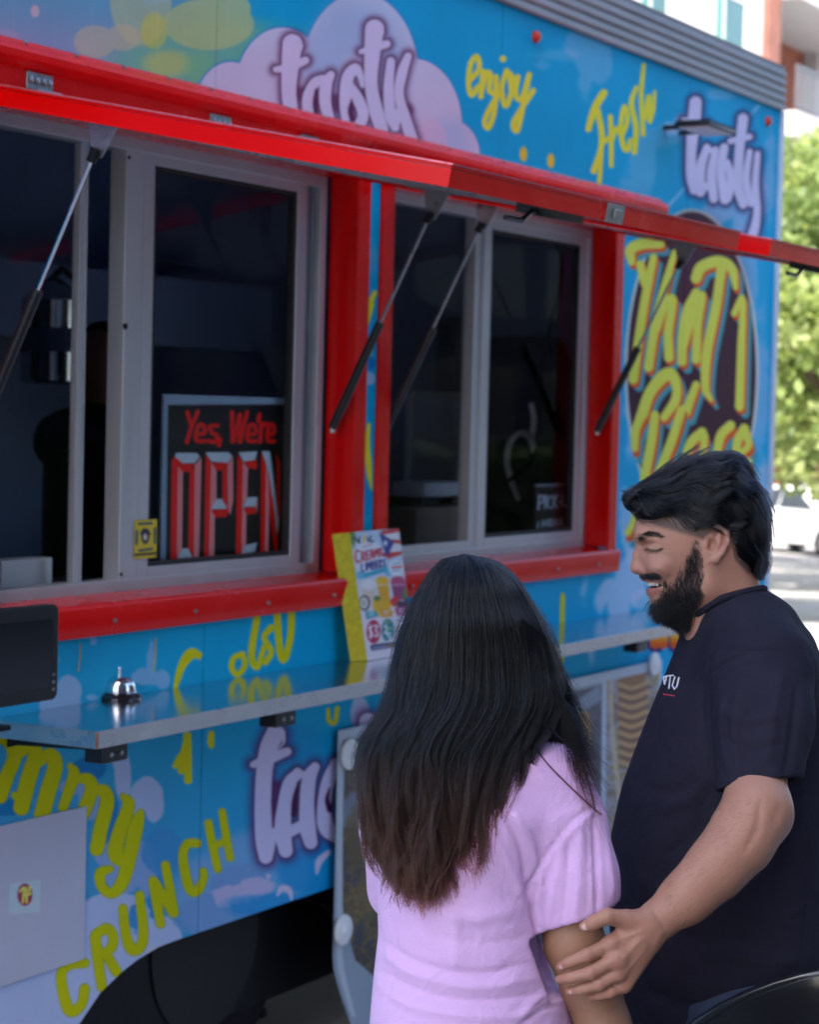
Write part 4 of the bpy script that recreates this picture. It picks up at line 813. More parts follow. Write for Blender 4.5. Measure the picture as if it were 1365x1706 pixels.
cpts = [aty(x, yy, .35) for x, yy in ((925, 395), (935, 440), (930, 500), (915, 560), (925, 640), (905, 700), (890, 760), (850, 800))]
cb2 = MB().tube([tuple(v) for v in cr_spline(cpts)], .008, 8).build('power_cable', BLACK, None, smooth=True); tag(cb2, 'black cable hanging down inside the second window', 'cable')
p = atx(750, 605, 8.62); wb2 = MB().box(8.58, 8.635, p[1]-.05, p[1]+.05, p[2]-.16, p[2]+.2).build('wall_switch_box', mat('dark_grey', (.06, .07, .1), .5), None, bevel=.006); MB().box(8.565, 8.579, p[1]-.03, p[1]+.03, p[2]+.08, p[2]+.17).build('switch', BLACK, wb2); tag(wb2, 'dark switch box on the end wall of the kitchen', 'switch box')
for i, (px_, pw, hh, lab) in enumerate(((672, 30, .34, 'dark blender jar at the left of the second window'), (720, 26, .28, 'dark jug beside the blender in the second window'), (765, 26, .32, 'tall dark jar near the centre bar of the second window'))):
    p = aty(px_, 840, .5); r_ = .07
    j = thing(['blender', 'jug', 'jar'][i], lab, ['blender', 'jug', 'jar'][i], (p[0], .5, 1.17))
    MB().lathe((p[0], .5, 1.17), [(r_*.9, 0), (r_, .02), (r_*.7, .12), (r_*.75, .13), (r_, hh), (r_*.9, hh+.01)], 24).build('vessel', [mat('smoky', (.05, .07, .12), .12), mat('navy_jug', (.02, .1, .25), .2), mat('grey_jar', (.08, .09, .12), .15)][i], j, smooth='auto')
    MB().lathe((p[0], .5, 1.17+hh+.011), [(r_*.92, 0), (r_*.92, .025), (r_*.3, .035)], 24).build('lid', BLACK, j, smooth='auto')
    MB().tube([(p[0]+r_*.8, .46, 1.17+hh*.9), (p[0]+r_*1.6, .46, 1.17+hh*.8), (p[0]+r_*1.5, .46, 1.17+hh*.5), (p[0]+r_*.8, .46, 1.17+hh*.45)], .009, 8).build('handle', BLACK, j, smooth=True)
p = aty(700, 855, .35); bxx = MB().box(p[0]-.12, p[0]+.25, .3, .42, 1.175, p[2]+.02).build('paper_box', mat('brown_card', (.14, .10, .08), .7), None, bevel=.003); tag(bxx, 'brown cardboard box on the worktop in the second window', 'box')
p = aty(690, 822, .33); bx2 = MB().box(p[0]-.02, p[0]+.28, .28, .4, p[2]-.01, p[2]+.035).build('napkin_tray', mat('pale_tray', (.3, .32, .36), .4), None, bevel=.003); tag(bx2, 'pale flat tray on top of the cardboard box', 'tray')
# ================================================================== GROUND AND BACKGROUND
def ground_z(x, y):
    d = max(0.0, x-11.0); return -min(1.0, d*.028) if d < 60 else -1.0
GM = mat('sunlit_concrete', (.34, .325, .31), .85, 0, .22, .6, bump=.5, bscale=30)
xs = [-60, -20, 0, 6, 11, 15, 20, 26, 32, 40, 48, 60, 90, 160, 300]; ys = [-80, -30, -12, -4, 0, 4, 10, 20, 40, 90, 200]
mb = MB(); n = len(ys); vs = [(x, y, ground_z(x, y)) for x in xs for y in ys]
fs = [(i*n+j, (i+1)*n+j, (i+1)*n+j+1, i*n+j+1) for i in range(len(xs)-1) for j in range(n-1)]
g = mb.add(vs, fs).build('ground', GM, None); tag(g, kind='structure')
# far facade, parallel with the truck
FY = 15.0
WHT = mat('white_stucco', (.44, .43, .43), .8, 0, .05, 2, bump=.2, bscale=20); BRK = mat('red_brick_wall', (.22, .09, .065), .85, 0, .25, 4, bump=.3, bscale=20)
TRIM = mat('white_trim', (.5, .5, .5), .5); TEAL = mat('greenish_glass', (.05, .11, .10), .08, 0, .2, .7); TEALF = mat('teal_film', (.05, .20, .16), .2, 0, .1, 1)
RAILM = mat('pale_grey_railing', (.15, .16, .18), .5, .2)
bld = thing('apartment_building', 'white apartment block with brick piers and balconies rising behind the truck', 'building', (45, FY, 0))
def fx(px_, py_=60, Y=None): return aty(px_, py_, FY if Y is None else Y)
xa, xb = fx(1040)[0], fx(1271)[0]; xc = fx(1291)[0]; xd = fx(1013, 10)[0]
MB().box(xa, xb, FY, FY+.4, -1, 22).build('white_wall', WHT, bld)
pier1 = MB().box(xb+.01, xc, FY-.15, FY+.4, -1, 22).build('brick_pier', BRK, bld); MB().box(xd, xa-.01, FY-.15, FY+.4, -1, 22).build('brick_pier', BRK, bld)
MB().box(xa-30, xd-.01, FY, FY+.4, -1, 22).build('white_wall', WHT, bld)
def win(px0, px1, pyb, h, w_):
    a, b = fx(px0, pyb-20)[0], fx(px1, pyb-20)[0]; zb = fx((px0+px1)/2, pyb)[2]
    f = MB().box(a, a+.12, FY-.06, FY-.01, zb, zb+h).box(b-.12, b, FY-.06, FY-.01, zb, zb+h).box(a+.12, b-.12, FY-.06, FY-.01, zb+h-.12, zb+h).box(a+.12, b-.12, FY-.06, FY-.01, zb, zb+.12).box(a+.12, b-.12, FY-.05, FY-.01, zb+h*.48, zb+h*.52).build('window', TRIM, bld)
    MB().box(a+.12, b-.12, FY-.03, FY-.012, zb+.12, zb+h*.48).build('pane', TEAL, f); MB().box(a+.12, b-.12, FY-.03, FY-.012, zb+h*.52, zb+h-.12).build('pane', TEAL, f)
    MB().box(a-.25, a-.02, FY-.05, FY-.01, zb, zb+h).build('shutter', TEALF, f)
win(1200, 1240, 96, 2.6, 1); win(1078, 1112, 35, 2.6, 1)
# balconies to the right of the pier
X2 = xc+.02
MB().box(X2, X2+26, FY+1.9, FY+2.9, -1, 22).build('recessed_wall', mat('balcony_brick', (.30, .10, .06), .85, 0, .25, 3), bld)
def zat(px_, py_, Y=FY): return aty(px_, py_, Y)[2]
zslab = zat(1325, 200); ztop = zat(1325, 20)
for zz in (zslab, zslab+3.2, zslab-3.2):
    sl = MB().box(X2, X2+26, FY-.6, FY+1.89, zz-.6, zz).build('balcony_slab', WHT, bld)
    rl = MB().box(X2, X2+26, FY-.58, FY-.54, zz+1.0, zz+1.06).box(X2, X2+26, FY-.58, FY-.54, zz+.08, zz+.12).build('balcony_railing', RAILM, bld)
    if zz == zslab:
        for k in range(130): MB().box(X2+k*.2, X2+k*.2+.035, FY-.575, FY-.545, zz+.12, zz+1.0).build('baluster', RAILM, rl)
    else:
        bb = MB()
        for k in range(130): bb.box(X2+k*.2, X2+k*.2+.035, FY-.575, FY-.545, zz+.12, zz+1.0)
        tag(bb.build('balusters', RAILM, rl), kind='stuff')
for k in range(5): MB().box(X2+1.5+k*6, X2+2.1+k*6, FY+1.5, FY+1.89, -1, 22).build('white_column', WHT, bld)
MB().box(X2+3, X2+26, FY+2.9, FY+8, -1, 22).build('rear_block', WHT, bld)
# orange brick pier at street level
p = atd(1296, 800, 60); op = MB().box(p[0]-.1, p[0]+.1, p[1]-.2, p[1]+.2, ground_z(p[0], p[1]), p[2]+.45).build('brick_gate_pier', mat('orange_brick', (.62, .2, .08), .8, 0, .2, 6), None); tag(op, 'orange brick pier under the trees behind the parked car', 'pier')
gw = MB().box(p[0]+6, p[0]+22, p[1]+2.5, p[1]+2.9, -1.2, p[2]+.5).build('garden_wall', mat('beige_wall', (.34, .30, .24), .85, 0, .2, 2), None); tag(gw, 'low beige wall in the shade under the street trees', 'wall')

# street trees
LEAFM = []
for i, c in enumerate(((.20, .26, .08), (.27, .31, .12), (.13, .18, .06))):
    m = mat('leaves', c, .55, 0, .35, 1.2); nt = m.node_tree; b = nt.nodes['Principled BSDF']; b.inputs['Transmission Weight'].default_value = 0
    tr = nt.nodes.new('ShaderNodeBsdfTranslucent'); tr.inputs[0].default_value = (c[0]*2.2, c[1]*2.2, c[2]*1.5, 1); mx = nt.nodes.new('ShaderNodeMixShader'); mx.inputs[0].default_value = .4
    nt.links.new(b.outputs[0], mx.inputs[1]); nt.links.new(tr.outputs[0], mx.inputs[2]); nt.links.new(mx.outputs[0], nt.nodes['Material Output'].inputs[0]); LEAFM.append(m)
BARK = mat('tree_bark', (.14, .10, .07), .9, 0, .3, 8, bump=.6, bscale=30)
def tree(px_, py_, d, h, rad, label, seed, nleaf=22000, ls=.075, low=.3):
    r = np.random.default_rng(seed); p = atd(px_, py_, d); x, y = p[0], p[1]; gz_ = ground_z(x, y)
    t = thing('street_tree', label, 'tree', (x, y, gz_), 'leafy trees along the street')
    tk = MB().tube([(x, y, gz_), (x+.05, y, gz_+h*.25), (x-.1, y+.05, gz_+h*.5), (x, y, gz_+h*.8)], [.09, .08, .06, .03], 10)
    ncl = 70; cl = []
    for k in range(ncl):
        a = r.uniform(0, 2*math.pi); zz = r.uniform(low, 1); rr = rad*math.sqrt(r.uniform(0.05, 1))*math.sin(math.pi*min(1, (zz-low)/(1-low)*.85+.12))**.6
        cl.append((x+rr*math.cos(a), y+rr*math.sin(a), gz_+h*zz, r.uniform(.35, .8)))
        if k < 14: tk.tube([(x, y, gz_+h*min(.7, zz*.6)), (x+rr*.5*math.cos(a), y+rr*.5*math.sin(a), gz_+h*zz*.85), (cl[-1][0], cl[-1][1], cl[-1][2])], [.06, .04, .015], 6)
    tk.build('trunk', BARK, t, smooth=True)
    C3 = np.array([c[:3] for c in cl]); R3 = np.array([c[3] for c in cl]); idx = r.integers(0, ncl, nleaf)
    q = r.normal(size=(nleaf, 3)); q /= np.linalg.norm(q, axis=1)[:, None]; P3 = C3[idx]+q*(R3[idx]*r.uniform(.4, 1, nleaf)**.5)[:, None]*[1.15, 1.15, .8]
    a = r.normal(size=(nleaf, 3)); a /= np.linalg.norm(a, axis=1)[:, None]; b = np.cross(a, r.normal(size=(nleaf, 3))); b /= np.linalg.norm(b, axis=1)[:, None]
    s = ls*r.uniform(.6, 1.3, nleaf)[:, None]; a = a*s; b = b*s*.6
    V4 = np.stack([P3-a, P3-b, P3+a, P3+b], 1).reshape(-1, 3)
    me = bpy.data.meshes.new('crown'); me.from_pydata(V4.tolist(), [], np.arange(nleaf*4).reshape(-1, 4).tolist())
    for m in LEAFM: me.materials.append(m)
    cm = r.integers(0, 3, ncl); me.polygons.foreach_set('material_index', np.where(r.random(nleaf) < .7, cm[idx], r.integers(0, 3, nleaf)).astype(np.int32)); me.update()
    o = bpy.data.objects.new('crown', me); COL.objects.link(o); adopt(o, t)
tree(1420, 700, 24, 4.7, 1.9, 'bright leafy street tree with the lowest crown, close behind the truck corner', 3)
tree(1400, 700, 31, 5.9, 2.6, 'taller yellow green tree right behind the truck corner', 5)
tree(1450, 700, 38, 7.0, 3.2, 'broad green tree cut by the right edge of the picture', 8)
tree(1330, 700, 54, 7.6, 3.2, 'farthest tree in front of the balconies', 13, 16000)

# parked white car
def car(px_, py_, d, label, rot=0.0, paint=(.72, .73, .75)):
    p = atd(px_, py_, d); x, y = p[0], p[1]; gz_ = ground_z(x, y)
    t = thing('parked_car', label, 'car', (x, y, gz_))
    PA = mat('car_paint', paint, .25, 0, .03, 3, coat=.6); GL = mat('car_glass', (.03, .04, .05), .06, 0, .1, 3)
    def T(a, b, c): ca, sa = math.cos(rot), math.sin(rot); return (x+a*ca-b*sa, y+a*sa+b*ca, gz_+c)
    # side profile sections across the width, a = length axis, b = width
    prof = [(-2.25, .35), (-2.28, .62), (-2.1, .84), (-1.2, .95), (-.45, 1.36), (.1, 1.46), (.75, 1.42), (1.45, 1.02), (2.1, .93), (2.28, .7), (2.24, .34), (1.75, .26), (-1.8, .26)]
    vs = []; ws = [-.9, -.84, .84, .9]
    for wi, b in enumerate(ws):
        for a, c in prof:
            k = .9 if abs(b) > .85 else 1; bb = b*(.80 if c > 1.1 else 1.0); vs.append(T(a*(.985 if abs(b) > .85 else 1), bb, c*(.985 if abs(b) > .85 and c > .5 else 1)))
    n = len(prof); fs = [tuple(range(n-1, -1, -1)), tuple(range(3*n, 4*n))]
    for w_ in range(3):
        for i in range(n): fs.append((w_*n+i, w_*n+(i+1) % n, (w_+1)*n+(i+1) % n, (w_+1)*n+i))
    MB().add(vs, fs).build('body', PA, t, bevel=.05, seg=3)
    for b in (-1, 1):
        g1 = [(-.98, 1.0), (-.42, 1.31), (.05, 1.39), (.05, 1.0)]; g2 = [(.12, 1.0), (.12, 1.39), (.7, 1.35), (1.2, 1.06)]
        for gg in (g1, g2): MB().add([T(a, b*(.9-.17*(c-1)/.4*0-.02-.17*max(0, c-1)/.46)+b*.03, c) for a, c in gg]+[T(a, b*(.85-.17*max(0, c-1)/.46), c) for a, c in gg], [(0,1,2,3),(7,6,5,4),(0,4,5,1),(1,5,6,2),(2,6,7,3),(3,7,4,0)]).build('side_window', GL, t)
    for (a0, c0, a1, c1_) in ((-1.12, 1.01, -.5, 1.34), (1.38, 1.07, .82, 1.40)):
        s_ = -1 if a0 < 0 else 1
        MB().add([T(a0+s_*.02, -.68, c0+.02), T(a0+s_*.02, .68, c0+.02), T(a1+s_*.02, .62, c1_+.02), T(a1+s_*.02, -.62, c1_+.02), T(a0, -.68, c0-.02), T(a0, .68, c0-.02), T(a1, .62, c1_-.02), T(a1, -.62, c1_-.02)], [(0,1,2,3),(7,6,5,4),(0,4,5,1),(1,5,6,2),(2,6,7,3),(3,7,4,0)]).build('windscreen', GL, t)
    for a in (-1.4, 1.35):
        for b in (-.86, .86):
            s_ = 1 if b > 0 else -1
            w_ = MB().tube([T(a, b-.1*s_, .33), T(a, b+.07*s_, .33)], .33, 24).build('wheel', RUBBER, t, smooth='auto'); MB().tube([T(a, b+.05*s_, .33), T(a, b+.08*s_, .33)], .21, 16).build('wheel_rim', ZINC, w_)
    for b in (-.62, .62):
        MB().tube([T(-2.18, b, .72), T(-2.30, b, .70)], [.14, .11], 12).build('headlight', mat('lamp_glass', (.85, .85, .9), .1, 0, .02, 3), t)
        MB().tube([T(2.18, b, .75), T(2.30, b, .75)], [.12, .10], 12).build('tail_light', mat('tail_red', (.5, .02, .02), .2), t)
    MB().add([T(-2.29, -.4, .5), T(-2.29, .4, .5), T(-2.29, .4, .64), T(-2.29, -.4, .64), T(-2.24, -.4, .5), T(-2.24, .4, .5), T(-2.24, .4, .64), T(-2.24, -.4, .64)], [(3,2,1,0),(4,5,6,7),(0,1,5,4),(1,2,6,5),(2,3,7,6),(3,0,4,7)]).build('grille', BLACK, t)
car(1352, 900, 47, 'white sedan parked on the sunlit street at the right edge', math.radians(62))

# unseen blocks, added to shade the truck and darken what the windows reflect
BK = mat('slate_clad_block', (.035, .045, .065), .85, 0, .15, 1.2, bump=.2, bscale=10); DG = mat('dark_block_glass', (.03, .04, .055), .06, 0, .2, .4)
def block(x0, x1, y0, y1, h, label, face):
    t = thing('unseen_block', label, 'building', ((x0+x1)/2, (y0+y1)/2, 0)); MB().box(x0, x1, y0, y1, -.5, h).build('wall', BK, t)
    MB().box(x0-.2, x1+.2, y0-.2, y1+.2, h, h+.5).build('parapet', TRIM, t)
    wm = MB().box(0, 2.2, 0, .1, 0, 1.9).mesh('window', DG); k = 0
    z = 1.2
    while z < h-2:
        x = x0+1.2
        while x < x1-2.4:
            o = bpy.data.objects.new('window', wm); COL.objects.link(o); o.location = (x, y1-.03, z); adopt(o, t); x += 3.6
        z += 3.4
block(-15, 4.5, -30, -10, 24, 'unseen slate grey block added behind the camera to shade the truck', 'y1')

block(16, 84, -46, -24, 14, 'unseen long slate grey block added on the right to darken the window reflections', 'y1')
HG = mat('hedge_leaves', (.035, .06, .02), .8, 0, .5, 9, bump=1, bscale=30)  # unseen hedge, added so the lower panes reflect something dark
r_ = np.random.default_rng(4); nl = 16000; P_ = np.stack([r_.uniform(7, 34, nl), -9+r_.uniform(-.5, .5, nl), r_.uniform(-.1, 1.45, nl)], 1); a_ = r_.normal(size=(nl, 3))*.07; b_ = r_.normal(size=(nl, 3))*.05
me = bpy.data.meshes.new('hedge'); me.from_pydata(np.stack([P_-a_, P_-b_, P_+a_, P_+b_], 1).reshape(-1, 3).tolist(), [], np.arange(nl*4).reshape(-1, 4).tolist()); me.materials.append(HG)
hg = thing('reflection_hedge', 'unseen dark hedge added to darken the window reflections', 'hedge', (20, -9, 0)); o = bpy.data.objects.new('foliage', me); COL.objects.link(o); adopt(o, hg)
MB().box(7.1, 33.9, -9.4, -8.6, -.4, 1.35).build('branches', HG, hg)
# ================================================================== PEOPLE (smooth implicit bodies, meshed with surface nets)
def pt(px_, py_, d): return np.array([(px_-682.5)/FPX*d, -(py_-853)/FPX*d, d])
def c2w(V): return CAM+V[..., :1]*RT+V[..., 1:2]*UP+V[..., 2:3]*FW
def w2c(p): q = np.array(p, float)-CAM; return np.array([q@RT, q@UP, q@FW])
def c2px(V): return 682.5+FPX*V[:, 0]/V[:, 2], 853-FPX*V[:, 1]/V[:, 2]
def smin(a, b, k):
    if k <= 0: return np.minimum(a, b)
    h = np.clip(.5+.5*(b-a)/k, 0, 1); return b*(1-h)+a*h-k*h*(1-h)
def f_cone(P, a, b, ra, rb):
    d = b-a; t = np.clip(((P-a)@d)/(d@d+1e-12), 0, 1); return np.linalg.norm(P-a-t[..., None]*d, axis=-1)-(ra+(rb-ra)*t)
def f_ell(P, c, r, R=None):
    q = P-c
    if R is not None: q = q@R
    k0 = np.linalg.norm(q/r, axis=-1); k1 = np.linalg.norm(q/(r*r), axis=-1)+1e-9; return k0*(k0-1)/k1
def rotz(a): c, s = math.cos(a), math.sin(a); return np.array([[c, -s, 0], [s, c, 0], [0, 0, 1.0]])
class Vol:
    def __init__(s, lo, hi, h):
        s.lo = np.array(lo, float); s.h = h; s.n = np.ceil((np.array(hi)-s.lo)/h).astype(int)+1; s.F = np.full(s.n, 1.0, np.float32)
        s.ax = [(s.lo[i]+np.arange(s.n[i])*h).astype(np.float32) for i in range(3)]
    def sub(s, lo, hi):
        a = np.clip(np.floor((lo-s.lo)/s.h).astype(int), 0, s.n); b = np.clip(np.ceil((hi-s.lo)/s.h).astype(int)+1, 0, s.n)
        sl = tuple(slice(a[i], b[i]) for i in range(3))
        if any(b[i] <= a[i] for i in range(3)): return None, None
        G = np.stack(np.meshgrid(*[s.ax[i][sl[i]] for i in range(3)], indexing='ij'), -1); return sl, G
    def op(s, fn, lo, hi, k, mode):
        m = k+3*s.h; sl, G = s.sub(np.minimum(lo, hi)-m, np.maximum(lo, hi)+m)
        if sl is None: return
        D = fn(G).astype(np.float32); A = s.F[sl]
        s.F[sl] = smin(A, D, k) if mode > 0 else -smin(-A, D, k)
    def cone(s, a, b, ra, rb=None, k=.01, mode=1):
        rb = ra if rb is None else rb; r = max(ra, rb); s.op(lambda G: f_cone(G, a, b, ra, rb), np.minimum(a, b)-r, np.maximum(a, b)+r, k, mode)
    def chain(s, pts, rs, k=.006, mode=1):
        for i in range(len(pts)-1): s.cone(pts[i], pts[i+1], rs[i], rs[i+1], k, mode)
    def ell(s, c, r, k=.01, mode=1, R=None):
        r = np.array(r, float); m = r.max() if R is not None else r; s.op(lambda G: f_ell(G, c, r, R), c-m, c+m, k, mode)
    def column(s, keys, k=.02, mode=1):
        """keys: (Y, cx, rx, cz, rz) from top to bottom"""
        K = np.array(keys, float)[::-1]; Y = K[:, 0]
        def fn(G):
            y = G[..., 1]; cx, rx, cz, rz = [np.interp(y, Y, K[:, i]) for i in (1, 2, 3, 4)]
            q = np.sqrt(((G[..., 0]-cx)/rx)**2+((G[..., 2]-cz)/rz)**2+1e-9); d = (q-1)*np.minimum(rx, rz)
            return np.maximum(d, np.maximum(y-Y[-1], Y[0]-y))
        lo = np.array([(K[:, 1]-K[:, 2]).min(), Y[0], (K[:, 3]-K[:, 4]).min()]); hi = np.array([(K[:, 1]+K[:, 2]).max(), Y[-1], (K[:, 3]+K[:, 4]).max()]); s.op(fn, lo, hi, k, mode)
    def blur(s, n=1):
        for _ in range(n):
            for a in range(3):
                F = s.F; s.F = (np.concatenate([F.take([0], a), F.take(range(F.shape[a]-1), a)], a)+2*F+np.concatenate([F.take(range(1, F.shape[a]), a), F.take([-1], a)], a))/4
    def nets(s):
        F = s.F; h = s.h; S = F < 0; nx, ny, nz = F.shape
        cnt = np.zeros((nx-1, ny-1, nz-1), np.int8); acc = np.zeros((nx-1, ny-1, nz-1, 3), np.float32)
        cor = [(i, j, k) for i in (0, 1) for j in (0, 1) for k in (0, 1)]
        def C(A, c): return A[c[0]:nx-1+c[0], c[1]:ny-1+c[1], c[2]:nz-1+c[2]]
        nin = sum(C(S, c).astype(np.int8) for c in cor); act = (nin > 0) & (nin < 8); ids = np.argwhere(act)
        I, J, K = ids.T; pos = np.zeros((len(ids), 3)); n = np.zeros(len(ids))
        for a in cor:
            for ax in range(3):
                if a[ax] == 1: continue
                b = list(a); b[ax] = 1
                fa = F[I+a[0], J+a[1], K+a[2]]; fb = F[I+b[0], J+b[1], K+b[2]]; m = (fa < 0) != (fb < 0)
                t = np.where(m, fa/(fa-fb+1e-12), 0); p = np.array(a, float)[None]+0*pos; p[:, ax] += t
                pos += p*m[:, None]; n += m
        V = s.lo+(ids+pos/n[:, None])*h; idx = -np.ones(act.shape, np.int64); idx[I, J, K] = np.arange(len(ids)); Q = []
        for ax in range(3):
            o1, o2 = [(1, 2), (2, 0), (0, 1)][ax]
            A = [slice(0, None)]*3; B = [slice(0, None)]*3; A[ax] = slice(0, -1); B[ax] = slice(1, None)
            ch = S[tuple(A)] != S[tuple(B)]; E = np.argwhere(ch); E = E[(E[:, o1] > 0) & (E[:, o2] > 0) & (E[:, o1] < F.shape[o1]-1) & (E[:, o2] < F.shape[o2]-1)]
            if not len(E): continue
            d1 = np.zeros(3, int); d1[o1] = 1; d2 = np.zeros(3, int); d2[o2] = 1
            q = np.stack([idx[tuple((E-d1-d2).T)], idx[tuple((E-d2).T)], idx[tuple(E.T)], idx[tuple((E-d1).T)]], 1)
            fl = S[tuple(E.T)]; q[~fl] = q[~fl][:, ::-1]; Q.append(q)
        return V, np.concatenate(Q)
def vnormals(V, Q):
    N = np.cross(V[Q[:, 2]]-V[Q[:, 0]], V[Q[:, 3]]-V[Q[:, 1]]); out = np.zeros_like(V)
    for i in range(4): np.add.at(out, Q[:, i], N)
    return out/(np.linalg.norm(out, axis=1)[:, None]+1e-12)
def relax(V, Q, n=1, lam=.5):
    for _ in range(n):
        S = np.zeros_like(V); c = np.zeros(len(V))
        for i in range(4): np.add.at(S, Q[:, i], V[Q[:, (i+1) % 4]]+V[Q[:, (i-1) % 4]]); np.add.at(c, Q[:, i], 2)
        V = V*(1-lam)+lam*S/np.maximum(c, 1)[:, None]
    return V
def folds(V, Q, strokes):
    """press cloth folds into the side that faces the lens; each stroke: (points in photo px, width px, height m)"""
    N = vnormals(V, Q); u, v = c2px(V); face = np.clip(-(N*V).sum(1)/np.linalg.norm(V, axis=1)*1.6, 0, 1); D = np.zeros(len(V))
    for pts, w, a in strokes:
        P = cr_spline(pts, 6) if len(pts) > 2 else np.array(pts, float); d = np.full(len(V), 1e4); tt = np.zeros(len(V)); n = len(P)-1
        for i in range(n):
            x0, y0 = P[i]; dx, dy = P[i+1]-P[i]; t = np.clip(((u-x0)*dx+(v-y0)*dy)/(dx*dx+dy*dy+1e-9), 0, 1); q = np.hypot(u-x0-t*dx, v-y0-t*dy)
            m = q < d; d[m] = q[m]; tt[m] = (i+t[m])/n
        D += .75*a*np.exp(-(d/(w*.75))**2)*np.clip(np.sin(np.pi*np.clip(tt*.94+.03, 0, 1))*1.8, 0, 1)
    return V+N*(D*face)[:, None]
def mesh_obj(name, parts, m, parent, mats=None, attr=None):
    vs = []; fs = []; n = 0
    for V, Q in parts: vs.append(c2w(V)); fs.append(Q+n); n += len(V)
    vs = np.concatenate(vs); fs = np.concatenate(fs); me = bpy.data.meshes.new(name)
    me.vertices.add(len(vs)); me.vertices.foreach_set('co', vs.ravel()); me.loops.add(fs.size); me.loops.foreach_set('vertex_index', fs.ravel().astype(np.int32))
    me.polygons.add(len(fs)); me.polygons.foreach_set('loop_start', np.arange(0, fs.size, 4, dtype=np.int32)); me.polygons.foreach_set('use_smooth', np.ones(len(fs), bool)); me.update(calc_edges=True); me.validate()
    me.materials.append(m)
    if attr is not None: a = me.attributes.new('tone', 'FLOAT', 'POINT'); a.data.foreach_set('value', attr.astype(np.float32))
    o = bpy.data.objects.new(name, me); COL.objects.link(o)
    if parent is not None: adopt(o, parent)
    return o
def hair_obj(name, P, rad, m, parent):
    """P: (n,k,3) strand points in lens space; rad: (n,k) or scalar"""
    n, k = P.shape[:2]; hc = bpy.data.hair_curves.new(name); hc.add_curves([k]*n); W = c2w(P.reshape(-1, 3)).astype(np.float32)
    hc.attributes['position'].data.foreach_set('vector', W.ravel()) if 'position' in hc.attributes else None
    R = np.broadcast_to(rad, (n, k)).astype(np.float32).ravel(); a = hc.attributes.get('radius') or hc.attributes.new('radius', 'FLOAT', 'POINT'); a.data.foreach_set('value', R)
    hc.materials.append(m); o = bpy.data.objects.new(name, hc); COL.objects.link(o); adopt(o, parent); return o
def hair_mat(name, c0, c1, z0, z1, rough=.28, rr=.4):
    m = bpy.data.materials.new(name); m.use_nodes = True; nt = m.node_tree; N = nt.nodes; L = nt.links; N.remove(N['Principled BSDF'])
    h = N.new('ShaderNodeBsdfHairPrincipled'); h.parametrization = 'COLOR'; h.inputs['Roughness'].default_value = rough; h.inputs['Radial Roughness'].default_value = rr; h.inputs['IOR'].default_value = 1.38
    g = N.new('ShaderNodeNewGeometry'); s = N.new('ShaderNodeSeparateXYZ'); L.new(g.outputs['Position'], s.inputs[0]); mr = N.new('ShaderNodeMapRange'); L.new(s.outputs[2], mr.inputs[0])
    mr.inputs[1].default_value = z1; mr.inputs[2].default_value = z0
    hi = N.new('ShaderNodeHairInfo'); ad = N.new('ShaderNodeMath'); ad.operation = 'MULTIPLY_ADD'; L.new(hi.outputs['Random'], ad.inputs[0]); ad.inputs[1].default_value = 1.3; ad.inputs[2].default_value = .25
    a2 = N.new('ShaderNodeMath'); a2.operation = 'MULTIPLY'; a2.use_clamp = True; L.new(mr.outputs[0], a2.inputs[0]); L.new(ad.outputs[0], a2.inputs[1])
    mx = N.new('ShaderNodeMix'); mx.data_type = 'RGBA'; L.new(a2.outputs[0], mx.inputs[0]); mx.inputs[6].default_value = (*c0, 1); mx.inputs[7].default_value = (*c1, 1); L.new(mx.outputs[2], h.inputs['Color'])
    L.new(h.outputs[0], N['Material Output'].inputs[0]); return m
def skin_mat(name, c, c2, seed=0):
    m = mat(name, c, .5, 0, .07, 22, bump=.25, bscale=420, spec=.4, sss=.12, rvar=.06); nt = m.node_tree; b = nt.nodes['Principled BSDF']; lk = b.inputs['Base Color'].links[0].from_socket
    at = nt.nodes.new('ShaderNodeAttribute'); at.attribute_name = 'tone'; mx = nt.nodes.new('ShaderNodeMix'); mx.data_type = 'RGBA'; nt.links.new(at.outputs['Fac'], mx.inputs[0]); nt.links.new(lk, mx.inputs[6]); mx.inputs[7].default_value = (*c2, 1); a2 = nt.nodes.new('ShaderNodeAttribute'); a2.attribute_name = 'stubble'; m2 = nt.nodes.new('ShaderNodeMix'); m2.data_type = 'RGBA'; nt.links.new(a2.outputs['Fac'], m2.inputs[0]); nt.links.new(mx.outputs[2], m2.inputs[6]); m2.inputs[7].default_value = (.045, .028, .024, 1); nt.links.new(m2.outputs[2], b.inputs['Base Color']); return m
SKIN_M = skin_mat('warm_brown_skin', (.37, .175, .115), (.34, .10, .085)); SKIN_W = skin_mat('tan_skin', (.34, .165, .095), (.34, .10, .085))
DENIM = mat('dark_denim', (.03, .04, .07), .85, 0, .2, 30, bump=.4, bscale=300); SHOE = mat('black_shoe', (.02, .02, .02), .5)

